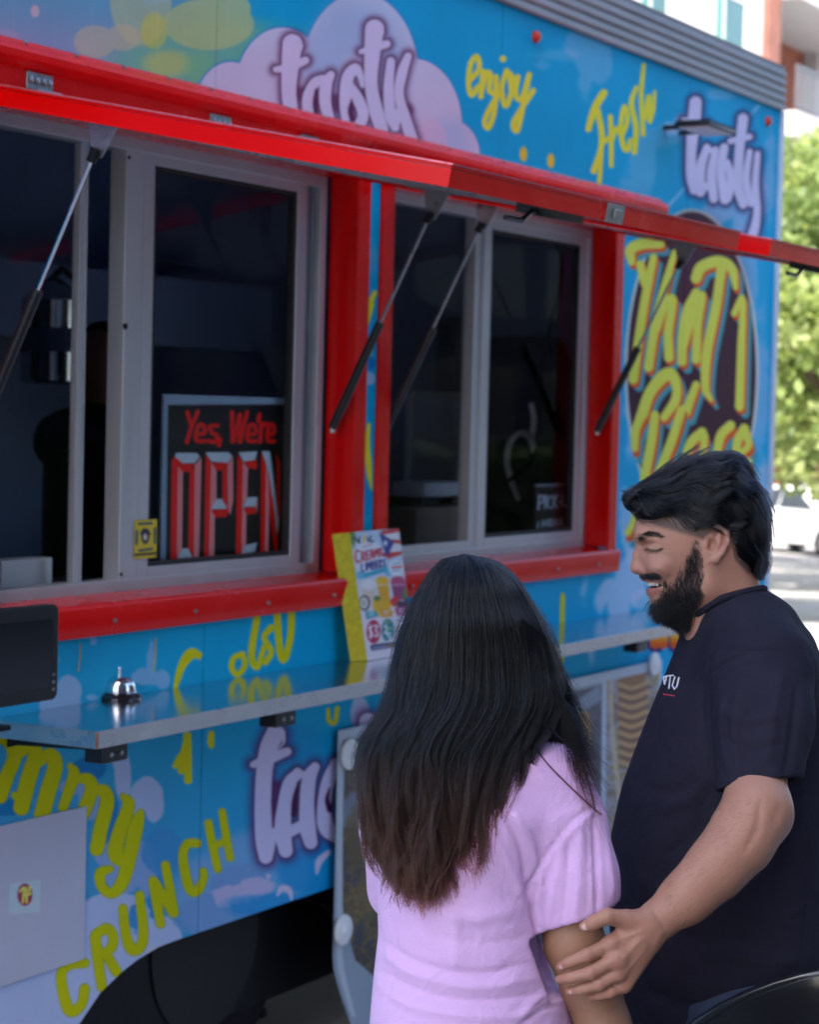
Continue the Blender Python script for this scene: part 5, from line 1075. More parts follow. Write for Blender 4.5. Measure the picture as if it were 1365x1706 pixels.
# ------------------------------------------------------------------ WOMAN
DW = 3.20; kw = DW/FPX
def Wp(x, y, d=DW): return pt(x, y, d)
gW = atd(800, 1500, DW+.02); wroot = thing('person', 'person with long dark hair and lavender t-shirt standing with back turned at the shelf', 'person', (gW[0], gW[1], 0))
def ykey(L, d): return [(-(y-853)/FPX*d, (cx-682.5)/FPX*d, rx/FPX*d, cz, rz) for y, cx, rx, cz, rz in L]
tors = [(1222, 800, 60, 3.20, .055), (1240, 800, 110, 3.21, .07), (1262, 798, 150, 3.21, .082), (1300, 796, 172, 3.215, .098), (1350, 788, 172, 3.215, .112), (1420, 772, 156, 3.22, .116), (1500, 769, 141, 3.22, .112), (1560, 774, 144, 3.22, .112), (1620, 780, 157, 3.225, .118), (1700, 786, 170, 3.23, .128), (1860, 792, 186, 3.235, .14)]
v = Vol(Wp(570, 1880)-[.02, .0, .2], Wp(1075, 1200)+[.03, .02, .36], .0046)
v.column(ykey(tors, DW), .0)
v.cone(Wp(690, 1290), Wp(915, 1290), .042, .044, .035)
v.chain([Wp(905, 1300, 3.2), Wp(940, 1370, 3.2), Wp(958, 1460, 3.2), Wp(968, 1536, 3.2)], [.050, .056, .058, .060], .03)
v.chain([Wp(660, 1300, 3.22), Wp(662, 1380, 3.3), Wp(668, 1480, 3.38)], [.046, .05, .052], .03)
v.blur(1)
ax = Wp(968, 1536)-Wp(925, 1330); ax /= np.linalg.norm(ax); hem = np.array([53, -149, 0])/158.; hc = Wp(966, 1523)
v.op(lambda G: -((G-hc)@hem) if False else np.where(np.abs((G-hc)@np.array([149, 53, 0])/158.) < .085, np.maximum(-((G-hc)@hem), np.maximum(np.abs((G-hc)@np.array([149, 53, 0])/158.)-.082, np.abs(G[..., 2]-3.2)-.075)), 1.), Wp(880, 1640)-[0, 0, .08], Wp(1070, 1490)+[0, 0, .08], .0, -1)
v.cone(Wp(958, 1450), Wp(970, 1560), .047, .050, .002, -1)
V, Q = v.nets(); V = relax(V, Q, 3)
SW = [([(1002, 1334), (960, 1362), (918, 1412), (888, 1462), (882, 1492)], 4, -.0045), ([(1008, 1342), (968, 1370), (926, 1420), (896, 1470)], 5, .003),
 ([(968, 1368), (966, 1450), (958, 1540)], 6, .005), ([(940, 1400), (926, 1470), (914, 1540)], 6, .004), ([(952, 1385), (944, 1470), (936, 1545)], 5, -.004), ([(990, 1350), (994, 1440), (996, 1530)], 6, -.009), ([(1008, 1370), (1016, 1440), (1022, 1500)], 8, .006), ([(980, 1360), (982, 1440), (978, 1530)], 5, -.004),
 ([(905, 1440), (900, 1500), (904, 1545)], 6, .005), ([(892, 1540), (928, 1554), (968, 1547), (1000, 1530)], 3, -.002),
 ([(838, 1350), (868, 1410), (878, 1470), (884, 1500)], 8, -.007), ([(852, 1345), (884, 1400), (894, 1450)], 9, .006), ([(820, 1390), (850, 1440), (872, 1500)], 9, .004), ([(884, 1500), (898, 1560), (902, 1620)], 7, -.006),
 ([(640, 1440), (700, 1500), (780, 1530), (880, 1510)], 18, .006), ([(650, 1500), (730, 1560), (830, 1570), (890, 1550)], 12, -.0025), ([(628, 1560), (690, 1600), (790, 1622), (900, 1600)], 8, -.0055), ([(626, 1580), (690, 1622), (790, 1644), (910, 1626)], 9, .0055), ([(624, 1612), (700, 1650), (800, 1666), (930, 1650)], 7, -.005),
 ([(622, 1640), (700, 1680), (820, 1694), (940, 1680)], 9, .004), ([(860, 1700), (900, 1660), (935, 1650)], 7, .006), ([(850, 1720), (900, 1684), (945, 1672)], 5, -.006), ([(660, 1540), (655, 1600), (640, 1680)], 7, -.004), ([(740, 1470), (760, 1560), (756, 1620)], 14, .004),
 ([(604, 1290), (612, 1330), (622, 1380)], 6, .004), ([(612, 1280), (624, 1330), (632, 1380)], 5, -.004)]
V = folds(V, Q, SW)
LAV = mat('lavender_cotton', (.68, .42, .68), .9, 0, .05, 7, bump=.5, bscale=650, spec=.15, sheen=.12, wrinkle=.25)
mesh_obj('t_shirt', [(V, Q)], LAV, wroot)
# hem stitching of the sleeve
st = [Wp(x, y, 3.2-dd) for x, y, dd in ((893, 1541, .035), (910, 1548, .062), (932, 1552, .076), (958, 1548, .08), (985, 1538, .074))]
# body: neck, arms, head, legs
v = Vol(Wp(860, 1960, 3.2)-[.02, 0, .12], Wp(1090, 1430)+[.03, 0, .2], .004)
arm = [Wp(940, 1450), Wp(957, 1570), Wp(984, 1640), Wp(1006, 1710), Wp(1022, 1800)]; v.chain(arm, [.041, .0435, .0425, .0395, .036], .01)
v.chain([arm[-1], Wp(1000, 1880, 3.27), Wp(960, 1900, 3.42)], [.036, .036, .028], .01)
armW = v.nets(); armW = (relax(*armW, 2), armW[1])
v = Vol(Wp(690, 1260)-[.02, .02, .13], Wp(900, 900)+[.03, .02, .16], .005)
v.ell(Wp(800, 1040, 3.21), (.070, .090, .082)); v.ell(Wp(800, 1060, 3.26), (.06, .09, .07), .03); v.cone(Wp(800, 1100, 3.22), Wp(800, 1250, 3.2), .052, .06, .03)
v.ell(Wp(800, 1072, 3.335), (.012, .02, .02), .01); v.cone(Wp(800, 1060, 3.315), Wp(800, 1078, 3.34), .009, .011, .008)
for s_ in (-1, 1): v.ell(Wp(800+s_*88, 1050, 3.2), (.008, .03, .018), .004)
hdW = v.nets(); hdW = (relax(*hdW, 1), hdW[1])
def legs(root, hipL, hipR, zhip, name, r0, r1, fwd):
    parts = []; lo = np.array([1e9]*3); 
    pts = []
    for hp in (hipL, hipR):
        a = w2c((hp[0], hp[1], zhip)); b = w2c((hp[0]+fwd[0]*.02, hp[1]+fwd[1]*.02, zhip*.53)); c = w2c((hp[0], hp[1], .09)); pts.append((a, b, c))
    al = np.array([q for p in pts for q in p]); v = Vol(al.min(0)-.16, al.max(0)+.16, .012)
    for a, b, c in pts: v.chain([a, b, c], [r0, r0*.66, r1], .02)
    v.cone(pts[0][0]+[0, .06, 0], pts[1][0]+[0, .06, 0], r0*1.1, r0*1.1, .05)
    return relax(*(q := v.nets()), 2), q[1]
def shoe(hp, fwd, root, m=SHOE):
    f = np.array([fwd[0], fwd[1], 0]); s_ = np.array([-f[1], f[0], 0]); o = np.array([hp[0], hp[1], 0])
    a, b = w2c(o-f*.05+[0, 0, .055]), w2c(o+f*.17+[0, 0, .04]); v = Vol(np.minimum(a, b)-.08, np.maximum(a, b)+.08, .006)
    v.chain([a, b], [.05, .04], .01); g = w2c(o); upc = w2c(o+np.array([0, 0, 1.]))-g
    v.op(lambda G: (G-g)@upc-.0, v.lo, v.ax[0][-1]*np.array([1, 0, 0])+np.array([0, v.ax[1][-1], v.ax[2][-1]]), 0, -1)
    q = v.nets(); mesh_obj('shoe', [(relax(*q, 1), q[1])], m, root)
fw_w = np.array([FW[0], FW[1]]); fw_w /= np.linalg.norm(fw_w); rt_w = np.array([fw_w[1], -fw_w[0]])
base = atd(795, 1700, 3.22)[:2]
hL, hR = base-rt_w*.09, base+rt_w*.09
lgW = legs(wroot, hL, hR, .80, 'x', .078, .05, fw_w)
bodyW = [armW, hdW]
mesh_obj('body', bodyW, SKIN_W, wroot); mesh_obj('trousers', [lgW], DENIM, wroot)
for hp in (hL, hR): shoe(hp, fw_w, wroot)
# hair
LE = np.array([(923, 772), (930, 742), (948, 722), (980, 700), (1013, 683), (1061, 667), (1101, 657), (1150, 648), (1190, 636), (1222, 612), (1255, 600), (1287, 600), (1343, 606), (1383, 613), (1436, 628), (1480, 634)], float)
RE = np.array([(923, 778), (930, 815), (940, 835), (972, 866), (1005, 886), (1041, 906), (1073, 918), (1101, 926), (1142, 932), (1174, 930), (1214, 912), (1250, 890), (1323, 866), (1363, 850), (1424, 834), (1480, 826)], float)
def zsurf(y, q):
    s_ = np.sqrt(np.clip(1-(2*q-1)**2, 0, 1)); t = np.clip((y-922)/190, 0, 1)
    zc = np.interp(y, [922, 1000, 1120, 1230, 1480], [3.19, 3.20, 3.20, 3.175, 3.14]); dd = np.interp(y, [922, 940, 980, 1040, 1120, 1230, 1480], [.01, .045, .08, .098, .095, .075, .04]); return zc-dd*s_
def wstr(n, k, seed, qlo=0, qhi=1, inner=.012):
    r = np.random.default_rng(seed); ncl = 260; cq = r.uniform(qlo, qhi, ncl); ce = r.uniform(-26, 34, ncl); cph = r.uniform(0, 6.28, ncl); ca = r.uniform(4, 19, ncl); cz = r.normal(0, .0075, ncl); ci = r.integers(0, ncl, n)
    q0 = np.clip(cq[ci]+r.normal(0, .016, n), .004, .996); q1 = np.clip(cq[ci]+r.normal(0, .009, n), .0, 1.0)
    side = np.abs(2*q0-1); ys = 922.5+np.where(r.random(n) < .55, r.uniform(0, 14, n), r.uniform(0, 260, n)); ys = ys+side**3*6
    bot = np.interp(q1, [0, .1, .22, .4, .52, .6, .72, .85, 1], [1420, 1450, 1468, 1478, 1474, 1438, 1436, 1430, 1388]); ye = bot+ce[ci]+r.normal(0, 12, n)-np.abs(r.normal(0, 22, n)); t = np.linspace(0, 1, k)[None]
    y = ys[:, None]+(ye-ys)[:, None]*t; q = q0[:, None]+(q1-q0)[:, None]*t
    x = np.interp(y, LE[:, 0], LE[:, 1])*(1-q)+np.interp(y, RE[:, 0], RE[:, 1])*q
    g = np.clip((y-1080)/330, 0, 1.2); x = x+g*(ca[ci][:, None]*np.sin(y/34+cph[ci][:, None]+q*3)+r.normal(0, 3.2, n)[:, None]*np.sin(y/21+r.uniform(0, 6.28, n)[:, None]))
    x = x+r.normal(0, 2.4, n)[:, None]*np.sin(y/60+r.uniform(0, 6, n)[:, None])
    z = zsurf(y, np.clip(q, 0, 1))+cz[ci][:, None]*(g+.25)+r.uniform(-.0015, inner, n)[:, None]+.004*g*np.cos(y/30+cph[ci][:, None])
    return np.stack([(x-682.5)/FPX*z, -(y-853)/FPX*z, z], -1)
HAIRW = hair_mat('dark_brown_hair', (.002, .002, .003), (.075, .026, .014), 1.08, 1.36, .2)
# solid inner mass under the strands
v = Vol(Wp(585, 1440)-[0, 0, .14], Wp(960, 905)+[0, 0, .14], .006)
ys_ = [928, 940, 960, 990, 1030, 1080, 1130, 1180, 1230, 1290, 1350, 1400]
def key(y):
    l = np.interp(y, LE[:, 0], LE[:, 1])+7; r = np.interp(y, RE[:, 0], RE[:, 1])-7
    zc = np.interp(y, [922, 1000, 1120, 1230, 1480], [3.19, 3.20, 3.20, 3.175, 3.14]); dd = np.interp(y, [922, 940, 980, 1040, 1120, 1230, 1480], [.01, .045, .08, .098, .095, .075, .04]); return (y, (l+r)/2, (r-l)/2, zc, max(.006, dd-.010))
v.column(ykey([key(y) for y in ys_], 3.16), 0); q = v.nets()
INNER = mat('hair_depths', (.002, .002, .0025), .7, 0, .3, 40, spec=.05)
hm = mesh_obj('hair', [(relax(*q, 2), q[1])], INNER, wroot)
PS = [wstr(15000, 26, 5), wstr(2600, 26, 77, inner=.004)]
hair_obj('thick_strands', PS[1]-np.array([0, 0, .002]), np.linspace(.0006, .0003, 26)[None], HAIRW, hm)
hair_obj('hair_strands', PS[0], np.linspace(.0005, .0002, 26)[None], HAIRW, hm)
r = np.random.default_rng(12); n = 2200; k = 22; t = np.linspace(0, 1, k)[None]
# lock falling forward over the right shoulder and loose flyaways
a0 = r.random(n)[:, None]; ph = r.uniform(0, 6.28, n)[:, None]
x = (870+52*a0)+(30+a0*18)*t+(r.normal(0, 12, n)[:, None]+16*a0)*t**2+6*np.sin(t*5+ph)*t; y = (1030+40*a0)+(195+r.normal(0, 34, n)[:, None])*t; z = 3.19-.075*(1-a0)*(1-t*.6)+.03*t+r.normal(0, .006, n)[:, None]
P2 = np.stack([(x-682.5)/FPX*z, -(y-853)/FPX*z, z], -1)
n = 420; a0 = r.random(n)[:, None]; ph = r.uniform(0, 6.28, n)[:, None]; x = 925+a0*28+(44+r.normal(0, 16, n)[:, None])*t**1.3+4*np.sin(t*4+ph); y = 1140+60*a0+(120+r.normal(0, 36, n)[:, None])*t; z = 3.155-.01*a0+.002*t+r.normal(0, .004, n)[:, None]
P3 = np.stack([(x-682.5)/FPX*z, -(y-853)/FPX*z, z], -1)
n = 420; side = np.where(r.random(n) < .5, 0., 1.)[:, None]; y0 = r.uniform(960, 1330, n)[:, None]; L_ = r.uniform(60, 170, n)[:, None]; y = y0+L_*t; ex = np.where(side > 0, np.interp(y, RE[:, 0], RE[:, 1]), np.interp(y, LE[:, 0], LE[:, 1])); x = ex+(side*2-1)*(r.uniform(0, 20, n)[:, None]*np.sin(t*2.6)+2*np.sin(t*8+y0))-(side*2-1)*6; z = zsurf(y, side*.9+.05)-.0
P4 = np.stack([(x-682.5)/FPX*z, -(y-853)/FPX*z, z], -1)
hair_obj('loose_strands', np.concatenate([P2[:, ::1], P3, P4]), np.linspace(.0003, .0001, k)[None], HAIRW, hm)
for pts in ([(880, 1220), (905, 1262), (940, 1300), (985, 1342), (1002, 1356)], [(905, 1205), (950, 1245), (975, 1290), (992, 1352)]):
    P = cr_spline([tuple(Wp(x, y, 3.135 if x < 950 else 3.15)) for x, y in pts], 6); hair_obj('stray_lock', np.stack([P+np.array([0, 0, -.001*j])+r.normal(0, .0009, 3) for j in range(7)]), np.full((1, len(P)), .0003), HAIRW, hm)

# ------------------------------------------------------------------ MAN
DM = 3.50; km = DM/FPX
def Hp(u, v_, w=0): return pt(u, v_, DM+w*km)
gM = atd(1220, 1500, DM+.04); mroot = thing('person', 'bearded person with dark wavy hair and navy t-shirt, smiling in profile', 'person', (gM[0], gM[1], 0))
v = Vol(Hp(1040, 1075)-[0, 0, .1], Hp(1295, 755)+[0, 0, .1], .0019)
K = km
v.ell(Hp(1170, 872), np.array([104, 96, 76])*K, 0)
v.ell(Hp(1126, 925), np.array([62, 80, 56])*K, .022); v.cone(Hp(1076, 880, -14), Hp(1076, 880, 14), 15*K, None, .022)
for s_ in (-1, 1):
    v.cone(Hp(1112, 992, 6*s_), Hp(1174, 978, 50*s_), 21*K, 20*K, .02); v.cone(Hp(1174, 978, 50*s_), Hp(1182, 925, 58*s_), 18*K, 16*K, .02)
v.ell(Hp(1112, 994), np.array([23, 23, 26])*K, .016)
v.cone(Hp(1200, 940), Hp(1216, 1060, 8), 58*K, 68*K, .03); v.cone(Hp(1150, 985), Hp(1190, 1050), 34*K, 40*K, .03)
v.chain([Hp(1081, 896, -40), Hp(1069, 891, -22), Hp(1067, 893, 0), Hp(1069, 891, 22), Hp(1081, 896, 40)], [7*K]*5, .011)
for s_ in (-1, 1):
    v.ell(Hp(1074, 911, 30*s_), np.array([11, 10, 17])*K, .008, -1); v.ell(Hp(1090, 914, 30*s_), np.array([14, 13, 15])*K, .003)
    v.ell(Hp(1102, 944, 36*s_), np.array([22, 17, 20])*K, .012)
v.chain([Hp(1071, 903), Hp(1064, 925), Hp(1062, 944)], [8*K, 8.5*K, 10*K], .007); v.ell(Hp(1062, 947), np.array([10.5, 9.5, 11])*K, .006)
for s_ in (-1, 1): v.ell(Hp(1076, 950, 14*s_), np.array([11, 9, 8])*K, .005)
for s_ in (-1, 1): v.ell(Hp(1072, 958, 8*s_), np.array([6, 3, 4])*K, .002, -1)
v.chain([Hp(1096, 967, -32), Hp(1082, 963, -16), Hp(1078, 963, 0), Hp(1082, 963, 16), Hp(1096, 967, 32)], [5*K, 7*K, 7.5*K, 7*K, 5*K], .005)
v.chain([Hp(1100, 980, -32), Hp(1089, 984.5, -16), Hp(1086, 985, 0), Hp(1089, 984.5, 16), Hp(1100, 980, 32)], [4.5*K, 7*K, 7.5*K, 7*K, 4.5*K], .005)
v.ell(Hp(1087, 974), np.array([26, 5.4, 40])*K, .002, -1)
# near and far ear
for s_ in (-1, 1):
    e = 67*s_; cx_ = 1190 if s_ < 0 else 1200
    ring = [Hp(cx_-13, 893, e), Hp(cx_-7, 880, e+5*s_), Hp(cx_+8, 878, e+9*s_), Hp(cx_+21, 887, e+12*s_), Hp(cx_+23, 903, e+12*s_), Hp(cx_+15, 920, e+9*s_), Hp(cx_+3, 932, e+6*s_), Hp(cx_-10, 934, e+2*s_)]
    v.ell(Hp(cx_+3, 905, e+3*s_), np.array([17, 25, 6])*K, .004); v.chain(ring, [4.2*K, 4.5*K, 4.5*K, 4.5*K, 4.2*K, 4*K, 7*K, 6*K], .003)
    v.ell(Hp(cx_-3, 908, e+9*s_), np.array([8, 11, 7])*K, .003, -1); v.ell(Hp(cx_+8, 891, e+10*s_), np.array([8, 6, 5])*K, .003, -1)
    v.chain([Hp(cx_+10, 890, e+7*s_), Hp(cx_+9, 906, e+7*s_), Hp(cx_+1, 921, e+5*s_)], [3*K]*3, .003); v.ell(Hp(cx_-14, 908, e+3*s_), np.array([5, 7, 5])*K, .004)
hv, hq = v.nets(); hv = relax(hv, hq, 2)
hv = folds(hv, hq, [([(1079, 909), (1090, 905), (1104, 908)], 2.2, -.0016), ([(1080, 920), (1092, 924), (1105, 919)], 2.6, -.0012), ([(1079, 953), (1095, 960), (1107, 978)], 3.2, -.0024), ([(1106, 912), (1114, 909)], 1.6, -.0012), ([(1106, 916), (1115, 917)], 1.6, -.0012), ([(1092, 946), (1104, 950), (1112, 962)], 6, .0014), ([(1076, 884), (1100, 880)], 2.4, -.0006)])
hu, hvv = c2px(hv); 
tone_h = np.exp(-(((hu-1084)/15)**2+((hvv-984)/6.5)**2))*.9+np.exp(-(((hu-1080)/12)**2+((hvv-965)/4)**2))*.6+np.exp(-(((hu-1064)/14)**2+((hvv-950)/10)**2))*.25+np.exp(-(((hu-1205)/20)**2+((hvv-905)/30)**2))*.22+np.exp(-(((hu-1106)/20)**2+((hvv-938)/12)**2))*.2
# arm and hand (he holds the elbow of the person beside him)
def Ap(x, y, d): return pt(x, y, d)
v = Vol(Ap(905, 1690, 3.05)-[0, 0, .02], Ap(1345, 1235, 3.3)+[.01, 0, .17], .0022)
sh_, el, wr = Ap(1262, 1180, 3.38), Ap(1262, 1350, 3.22), Ap(1096, 1533, 3.15)
v.chain([sh_, Ap(1260, 1290, 3.27), el], [.050, .0425, .0455], .014)
v.chain([el, Ap(1232, 1402, 3.2), Ap(1190, 1450, 3.18), Ap(1145, 1494, 3.16), wr], [.044, .0435, .038, .0318, .0268], .03)
v.ell(Ap(1280, 1366, 3.24), (.026, .026, .026), .03)
# palm
kn = [Ap(1018, 1572, 3.118), Ap(1026, 1597, 3.112), Ap(1031, 1620, 3.116), Ap(1040, 1641, 3.125)]
v.cone(wr, Ap(1062, 1560, 3.132), .0265, .024, .012)
for i, kk in enumerate(kn): v.cone(Ap(1082, 1540+i*9, 3.14), kk, .0175, [.0135, .0135, .0128, .0118][i], .010)
fing = [[(1018, 1572, 3.118), (980, 1590, 3.108), (950, 1602, 3.116), (934, 1610, 3.128)], [(1026, 1598, 3.112), (985, 1620, 3.104), (952, 1628, 3.113), (933, 1631, 3.127)],
        [(1031, 1621, 3.116), (1000, 1639, 3.108), (968, 1648, 3.116), (949, 1651, 3.128)], [(1040, 1641, 3.125), (1018, 1652, 3.118), (998, 1658, 3.124), (985, 1660, 3.133)]]
fr = [[.0108, .0094, .0084, .0068], [.0108, .0096, .0085, .0069], [.0102, .0090, .0080, .0066], [.0092, .0080, .0071, .0060]]
def fchain(F_, R_):
    P = [Ap(*p) for p in F_]
    for i in range(3): v.cone(P[i], P[i+1], R_[i], R_[i+1], .0016 if i else .0045)
    v.ell(P[1], (R_[1]*1.12, R_[1]*1.04, R_[1]*1.15), .003)
for F_, R_ in zip(fing, fr): fchain(F_, R_)
v.cone(Ap(1078, 1535, 3.135), Ap(1044, 1532, 3.122), .018, .0145, .012); v.chain([Ap(1044, 1532, 3.122), Ap(1012, 1526, 3.108), Ap(990, 1536, 3.108), Ap(974, 1543, 3.115)], [.0140, .0112, .0102, .0078], .004)
v.ell(Ap(1032, 1598, 3.108), (.012, .012, .008), .006); v.ell(Ap(1020, 1572, 3.109), (.009, .009, .007), .005)
av, aq = v.nets(); av = relax(av, aq, 2)
crs = []
for (x, y) in ((980, 1591), (984, 1620), (1000, 1640), (1016, 1652)):
    for o_ in (-4, 0, 4): crs.append(([(x+o_-3, y-8), (x+o_+1, y), (x+o_+4, y+8)], 1.3, -.0007))
crs += [([(1086, 1512), (1104, 1540), (1112, 1560)], 5, -.0022), ([(1074, 1560), (1050, 1585), (1036, 1600)], 4, .0012), ([(1078, 1548), (1040, 1562), (1022, 1572)], 4, .0014), ([(1082, 1572), (1060, 1600), (1040, 1622)], 4, .001), ([(1060, 1560), (1040, 1580)], 6, -.0012), ([(1092, 1580), (1070, 1560), (1060, 1545)], 5, -.0012), ([(1112, 1548), (1098, 1560), (1092, 1580)], 7, .0016),
 ([(1008, 1518), (1011, 1534)], 2, -.0008), ([(1268, 1330), (1262, 1380), (1240, 1420)], 9, -.003), ([(1300, 1340), (1290, 1376)], 9, -.002), ([(1200, 1400), (1150, 1450), (1110, 1500)], 18, .002)]
av = folds(av, aq, crs)
au, avv = c2px(av); tone_a = np.zeros(len(av))
for F_ in fing:
    tone_a += .3*np.exp(-(((au-F_[1][0])/7)**2+((avv-F_[1][1])/7)**2))+.3*np.exp(-(((au-F_[0][0])/9)**2+((avv-F_[0][1])/9)**2))+.35*np.exp(-(((au-F_[3][0])/9)**2+((avv-F_[3][1])/7)**2))
v = Vol(pt(1180, 1120, 3.5)-[0, 0, .1], pt(1240, 1000, 3.6)+[.02, 0, .1], .01)
body = mesh_obj('body', [(hv, hq), (av, aq)], SKIN_M, mroot, attr=np.clip(np.concatenate([tone_h, tone_a]), 0, 1))
NAIL = mat('fingernail', (.58, .38, .33), .2, 0, .05, 40, spec=.5)
tips = [(934, 1610, fing[0]), (933, 1631, fing[1]), (949, 1651, fing[2]), (985, 1660, fing[3]), (974, 1543, [0, 0, (990, 1536, 3.108), (974, 1543, 3.115)])]
for i, (x, y, F_) in enumerate(tips):
    a = Ap(*F_[2]); b = Ap(*F_[3]); d = (b-a)/np.linalg.norm(b-a); c = b-d*.002+np.array([0, 0, -[.0092, .0092, .0087, .0081, .0094][i]]); sd_ = np.cross(d, [0, 0, 1.]); sd_ /= np.linalg.norm(sd_); n_ = np.cross(sd_, d); n_ = n_ if n_[2] < 0 else -n_
    L1, W1_ = (.0060, .0050) if i < 3 else ((.005, .0042) if i == 3 else (.0075, .0062)); vs = []
    for a_ in range(7):
        for b_ in range(7):
            s1, s2 = (a_-3)/3, (b_-3)/3; rr = max(abs(s1), abs(s2)); nn = math.hypot(s1, s2) or 1; s1, s2 = s1*rr/nn, s2*rr/nn; vs.append(tuple(c2w(np.array([c+d*s1*L1+sd_*s2*W1_-n_*(.0022*s2*s2+.001*s1*s1)]))[0]))
    MB().add(vs, [(p*7+q_, p*7+q_+1, (p+1)*7+q_+1, (p+1)*7+q_) for p in range(6) for q_ in range(6)]).build('fingernail', NAIL, body, smooth=True).modifiers.new('thick', 'SOLIDIFY').thickness = .0006
# teeth, eyes
TE = mat('tooth_white', (.6, .54, .46), .25)
for i in range(-4, 5):
    a = i*.30; c = Hp(1104-22.5*math.cos(a), 971.5, 34*math.sin(a)); v2 = MB(); cc = c2w(c[None])[0]; s_ = .0036
    v2.lathe((cc[0], cc[1], cc[2]-.0045), [(s_*.6, 0), (s_*.8, .001), (s_*.8, .0055), (s_*.5, .007)], 10).build('tooth', TE, body, smooth=True)
v = Vol(Hp(1078, 992)-[0, 0, .045], Hp(1125, 958)+[0, 0, .045], .0015); v.ell(Hp(1104, 976), np.array([19, 7, 33])*K, 0); q = v.nets(); mesh_obj('mouth_interior', [q], mat('dark_mouth', (.05, .012, .012), .6), body)
for s_ in (-1, 1):
    e = c2w(Hp(1089.5, 914, 30*s_)[None])[0]; eo = MB().lathe((e[0], e[1], e[2]), [(.0118*math.sin(a), -.0118*math.cos(a)) for a in np.linspace(.05, 3.09, 14)], 20).build('eyeball', mat('eye_white', (.6, .56, .52), .15), body, smooth=True)
# brows, lashes, moustache, beard, hair
def mass(P):  # hair volume
    f = f_ell(P, Hp(1172, 850), np.array([98, 82, 77])*K); f = smin(f, f_ell(P, Hp(1112, 833), np.array([58, 36, 62])*K), .012)
    f = smin(f, f_ell(P, Hp(1200, 818), np.array([54, 56, 66])*K), .012); f = smin(f, f_ell(P, Hp(1226, 880), np.array([48, 76, 70])*K), .012); return smin(f, f_ell(P, Hp(1074, 833), np.array([24, 16, 40])*K), .012)
v = Vol(Hp(1035, 985)-[0, 0, .09], Hp(1300, 745)+[0, 0, .09], .003)
v.op(mass, v.lo, v.ax[0][-1]*np.array([1, 0, 0])+np.array([0, v.ax[1][-1], v.ax[2][-1]]), 0, 1)
def hl(u): return np.interp(u, [1030, 1050, 1062, 1103, 1147, 1172, 1185, 1215, 1225, 1245, 1275], [846, 852, 862, 876, 888, 896, 884, 884, 930, 952, 962])
def cut(G): u = 682.5+FPX*G[..., 0]/G[..., 2]; vv_ = 853-FPX*G[..., 1]/G[..., 2]; return -(vv_-hl(u)-3)*K
v.op(cut, v.lo, v.ax[0][-1]*np.array([1, 0, 0])+np.array([0, v.ax[1][-1], v.ax[2][-1]]), .004, -1)
mv, mq = v.nets(); mv = relax(mv, mq, 1)
hmM = mesh_obj('hair', [(mv, mq)], INNER, mroot)
HAIRM = hair_mat('black_hair', (.002, .002, .003), (.004, .0035, .004), 0, .1, .18); BEARD = hair_mat('black_beard', (.003, .0025, .0025), (.008, .005, .004), 0, .1, .35)
def grad_f(f, P, e=.0008): return np.stack([(f(P+np.eye(3)[i]*e)-f(P-np.eye(3)[i]*e))/(2*e) for i in range(3)], -1)
def groom(f, roots, flow, L, off, k=12, noise=0, seed=0, lift=0):
    r = np.random.default_rng(seed); P = roots.copy(); n = len(P); out = [P.copy()]; st = (L/(k-1))[:, None]; ph = r.uniform(0, 6.28, n)
    for j in range(k-1):
        G = grad_f(f, P); G /= np.linalg.norm(G, axis=1)[:, None]+1e-9; D = flow(P, G, j/(k-1), ph); D = D-G*(D*G).sum(1)[:, None]; D /= np.linalg.norm(D, axis=1)[:, None]+1e-9
        P = P+D*st+G*(lift*st); tgt = off*(.4+1.0*j/(k-1)); P = P-G*(((f(P)-tgt)*.7)[:, None]) if lift == 0 else P; out.append(P.copy())
    return np.stack(out, 1)
def px_dir(du, dv, dz=0): return np.array([du, -dv, dz], float)
def flowM(P, G, t, ph):
    u, vv_ = c2px(P); a = np.clip((u-1200)/80, 0, 1); w1 = np.sin(u/11+vv_/17+P[:, 2]*60)*.8+np.sin(vv_/8+u/27+ph*.3)*.5
    top = np.clip((850-vv_)/60, 0, 1); du = 1-.75*a; dv = .28*(1-top)+1.25*a**1.3+w1*.75-.12*top
    front = np.clip((1085-u)/40, 0, 1); du = du-front*1.6*(vv_ > 815)*0; D = np.stack([du, -dv, .25*np.sin(u/19+ph)], 1); return D
r = np.random.default_rng(31); u_, v_ = c2px(mv); sel = np.where(v_ < hl(u_)+1)[0]; N_ = 11000; ri = sel[r.integers(0, len(sel), N_)]; roots = mv[ri]+r.normal(0, .0012, (N_, 3))
P = groom(mass, roots, flowM, r.uniform(.025, .06, N_), np.abs(r.normal(0, .0028, N_)), 13, seed=2); 
# drop strand ends that would cross the face or ear
uu, vv2 = c2px(P.reshape(-1, 3)); ok = ((vv2 < hl(uu)+9) | (uu > 1215)).reshape(N_, -1).all(1)
P = P[ok]
hair_obj('hair_strands', P, np.linspace(.00032, .00012, 13)[None], HAIRM, hmM)
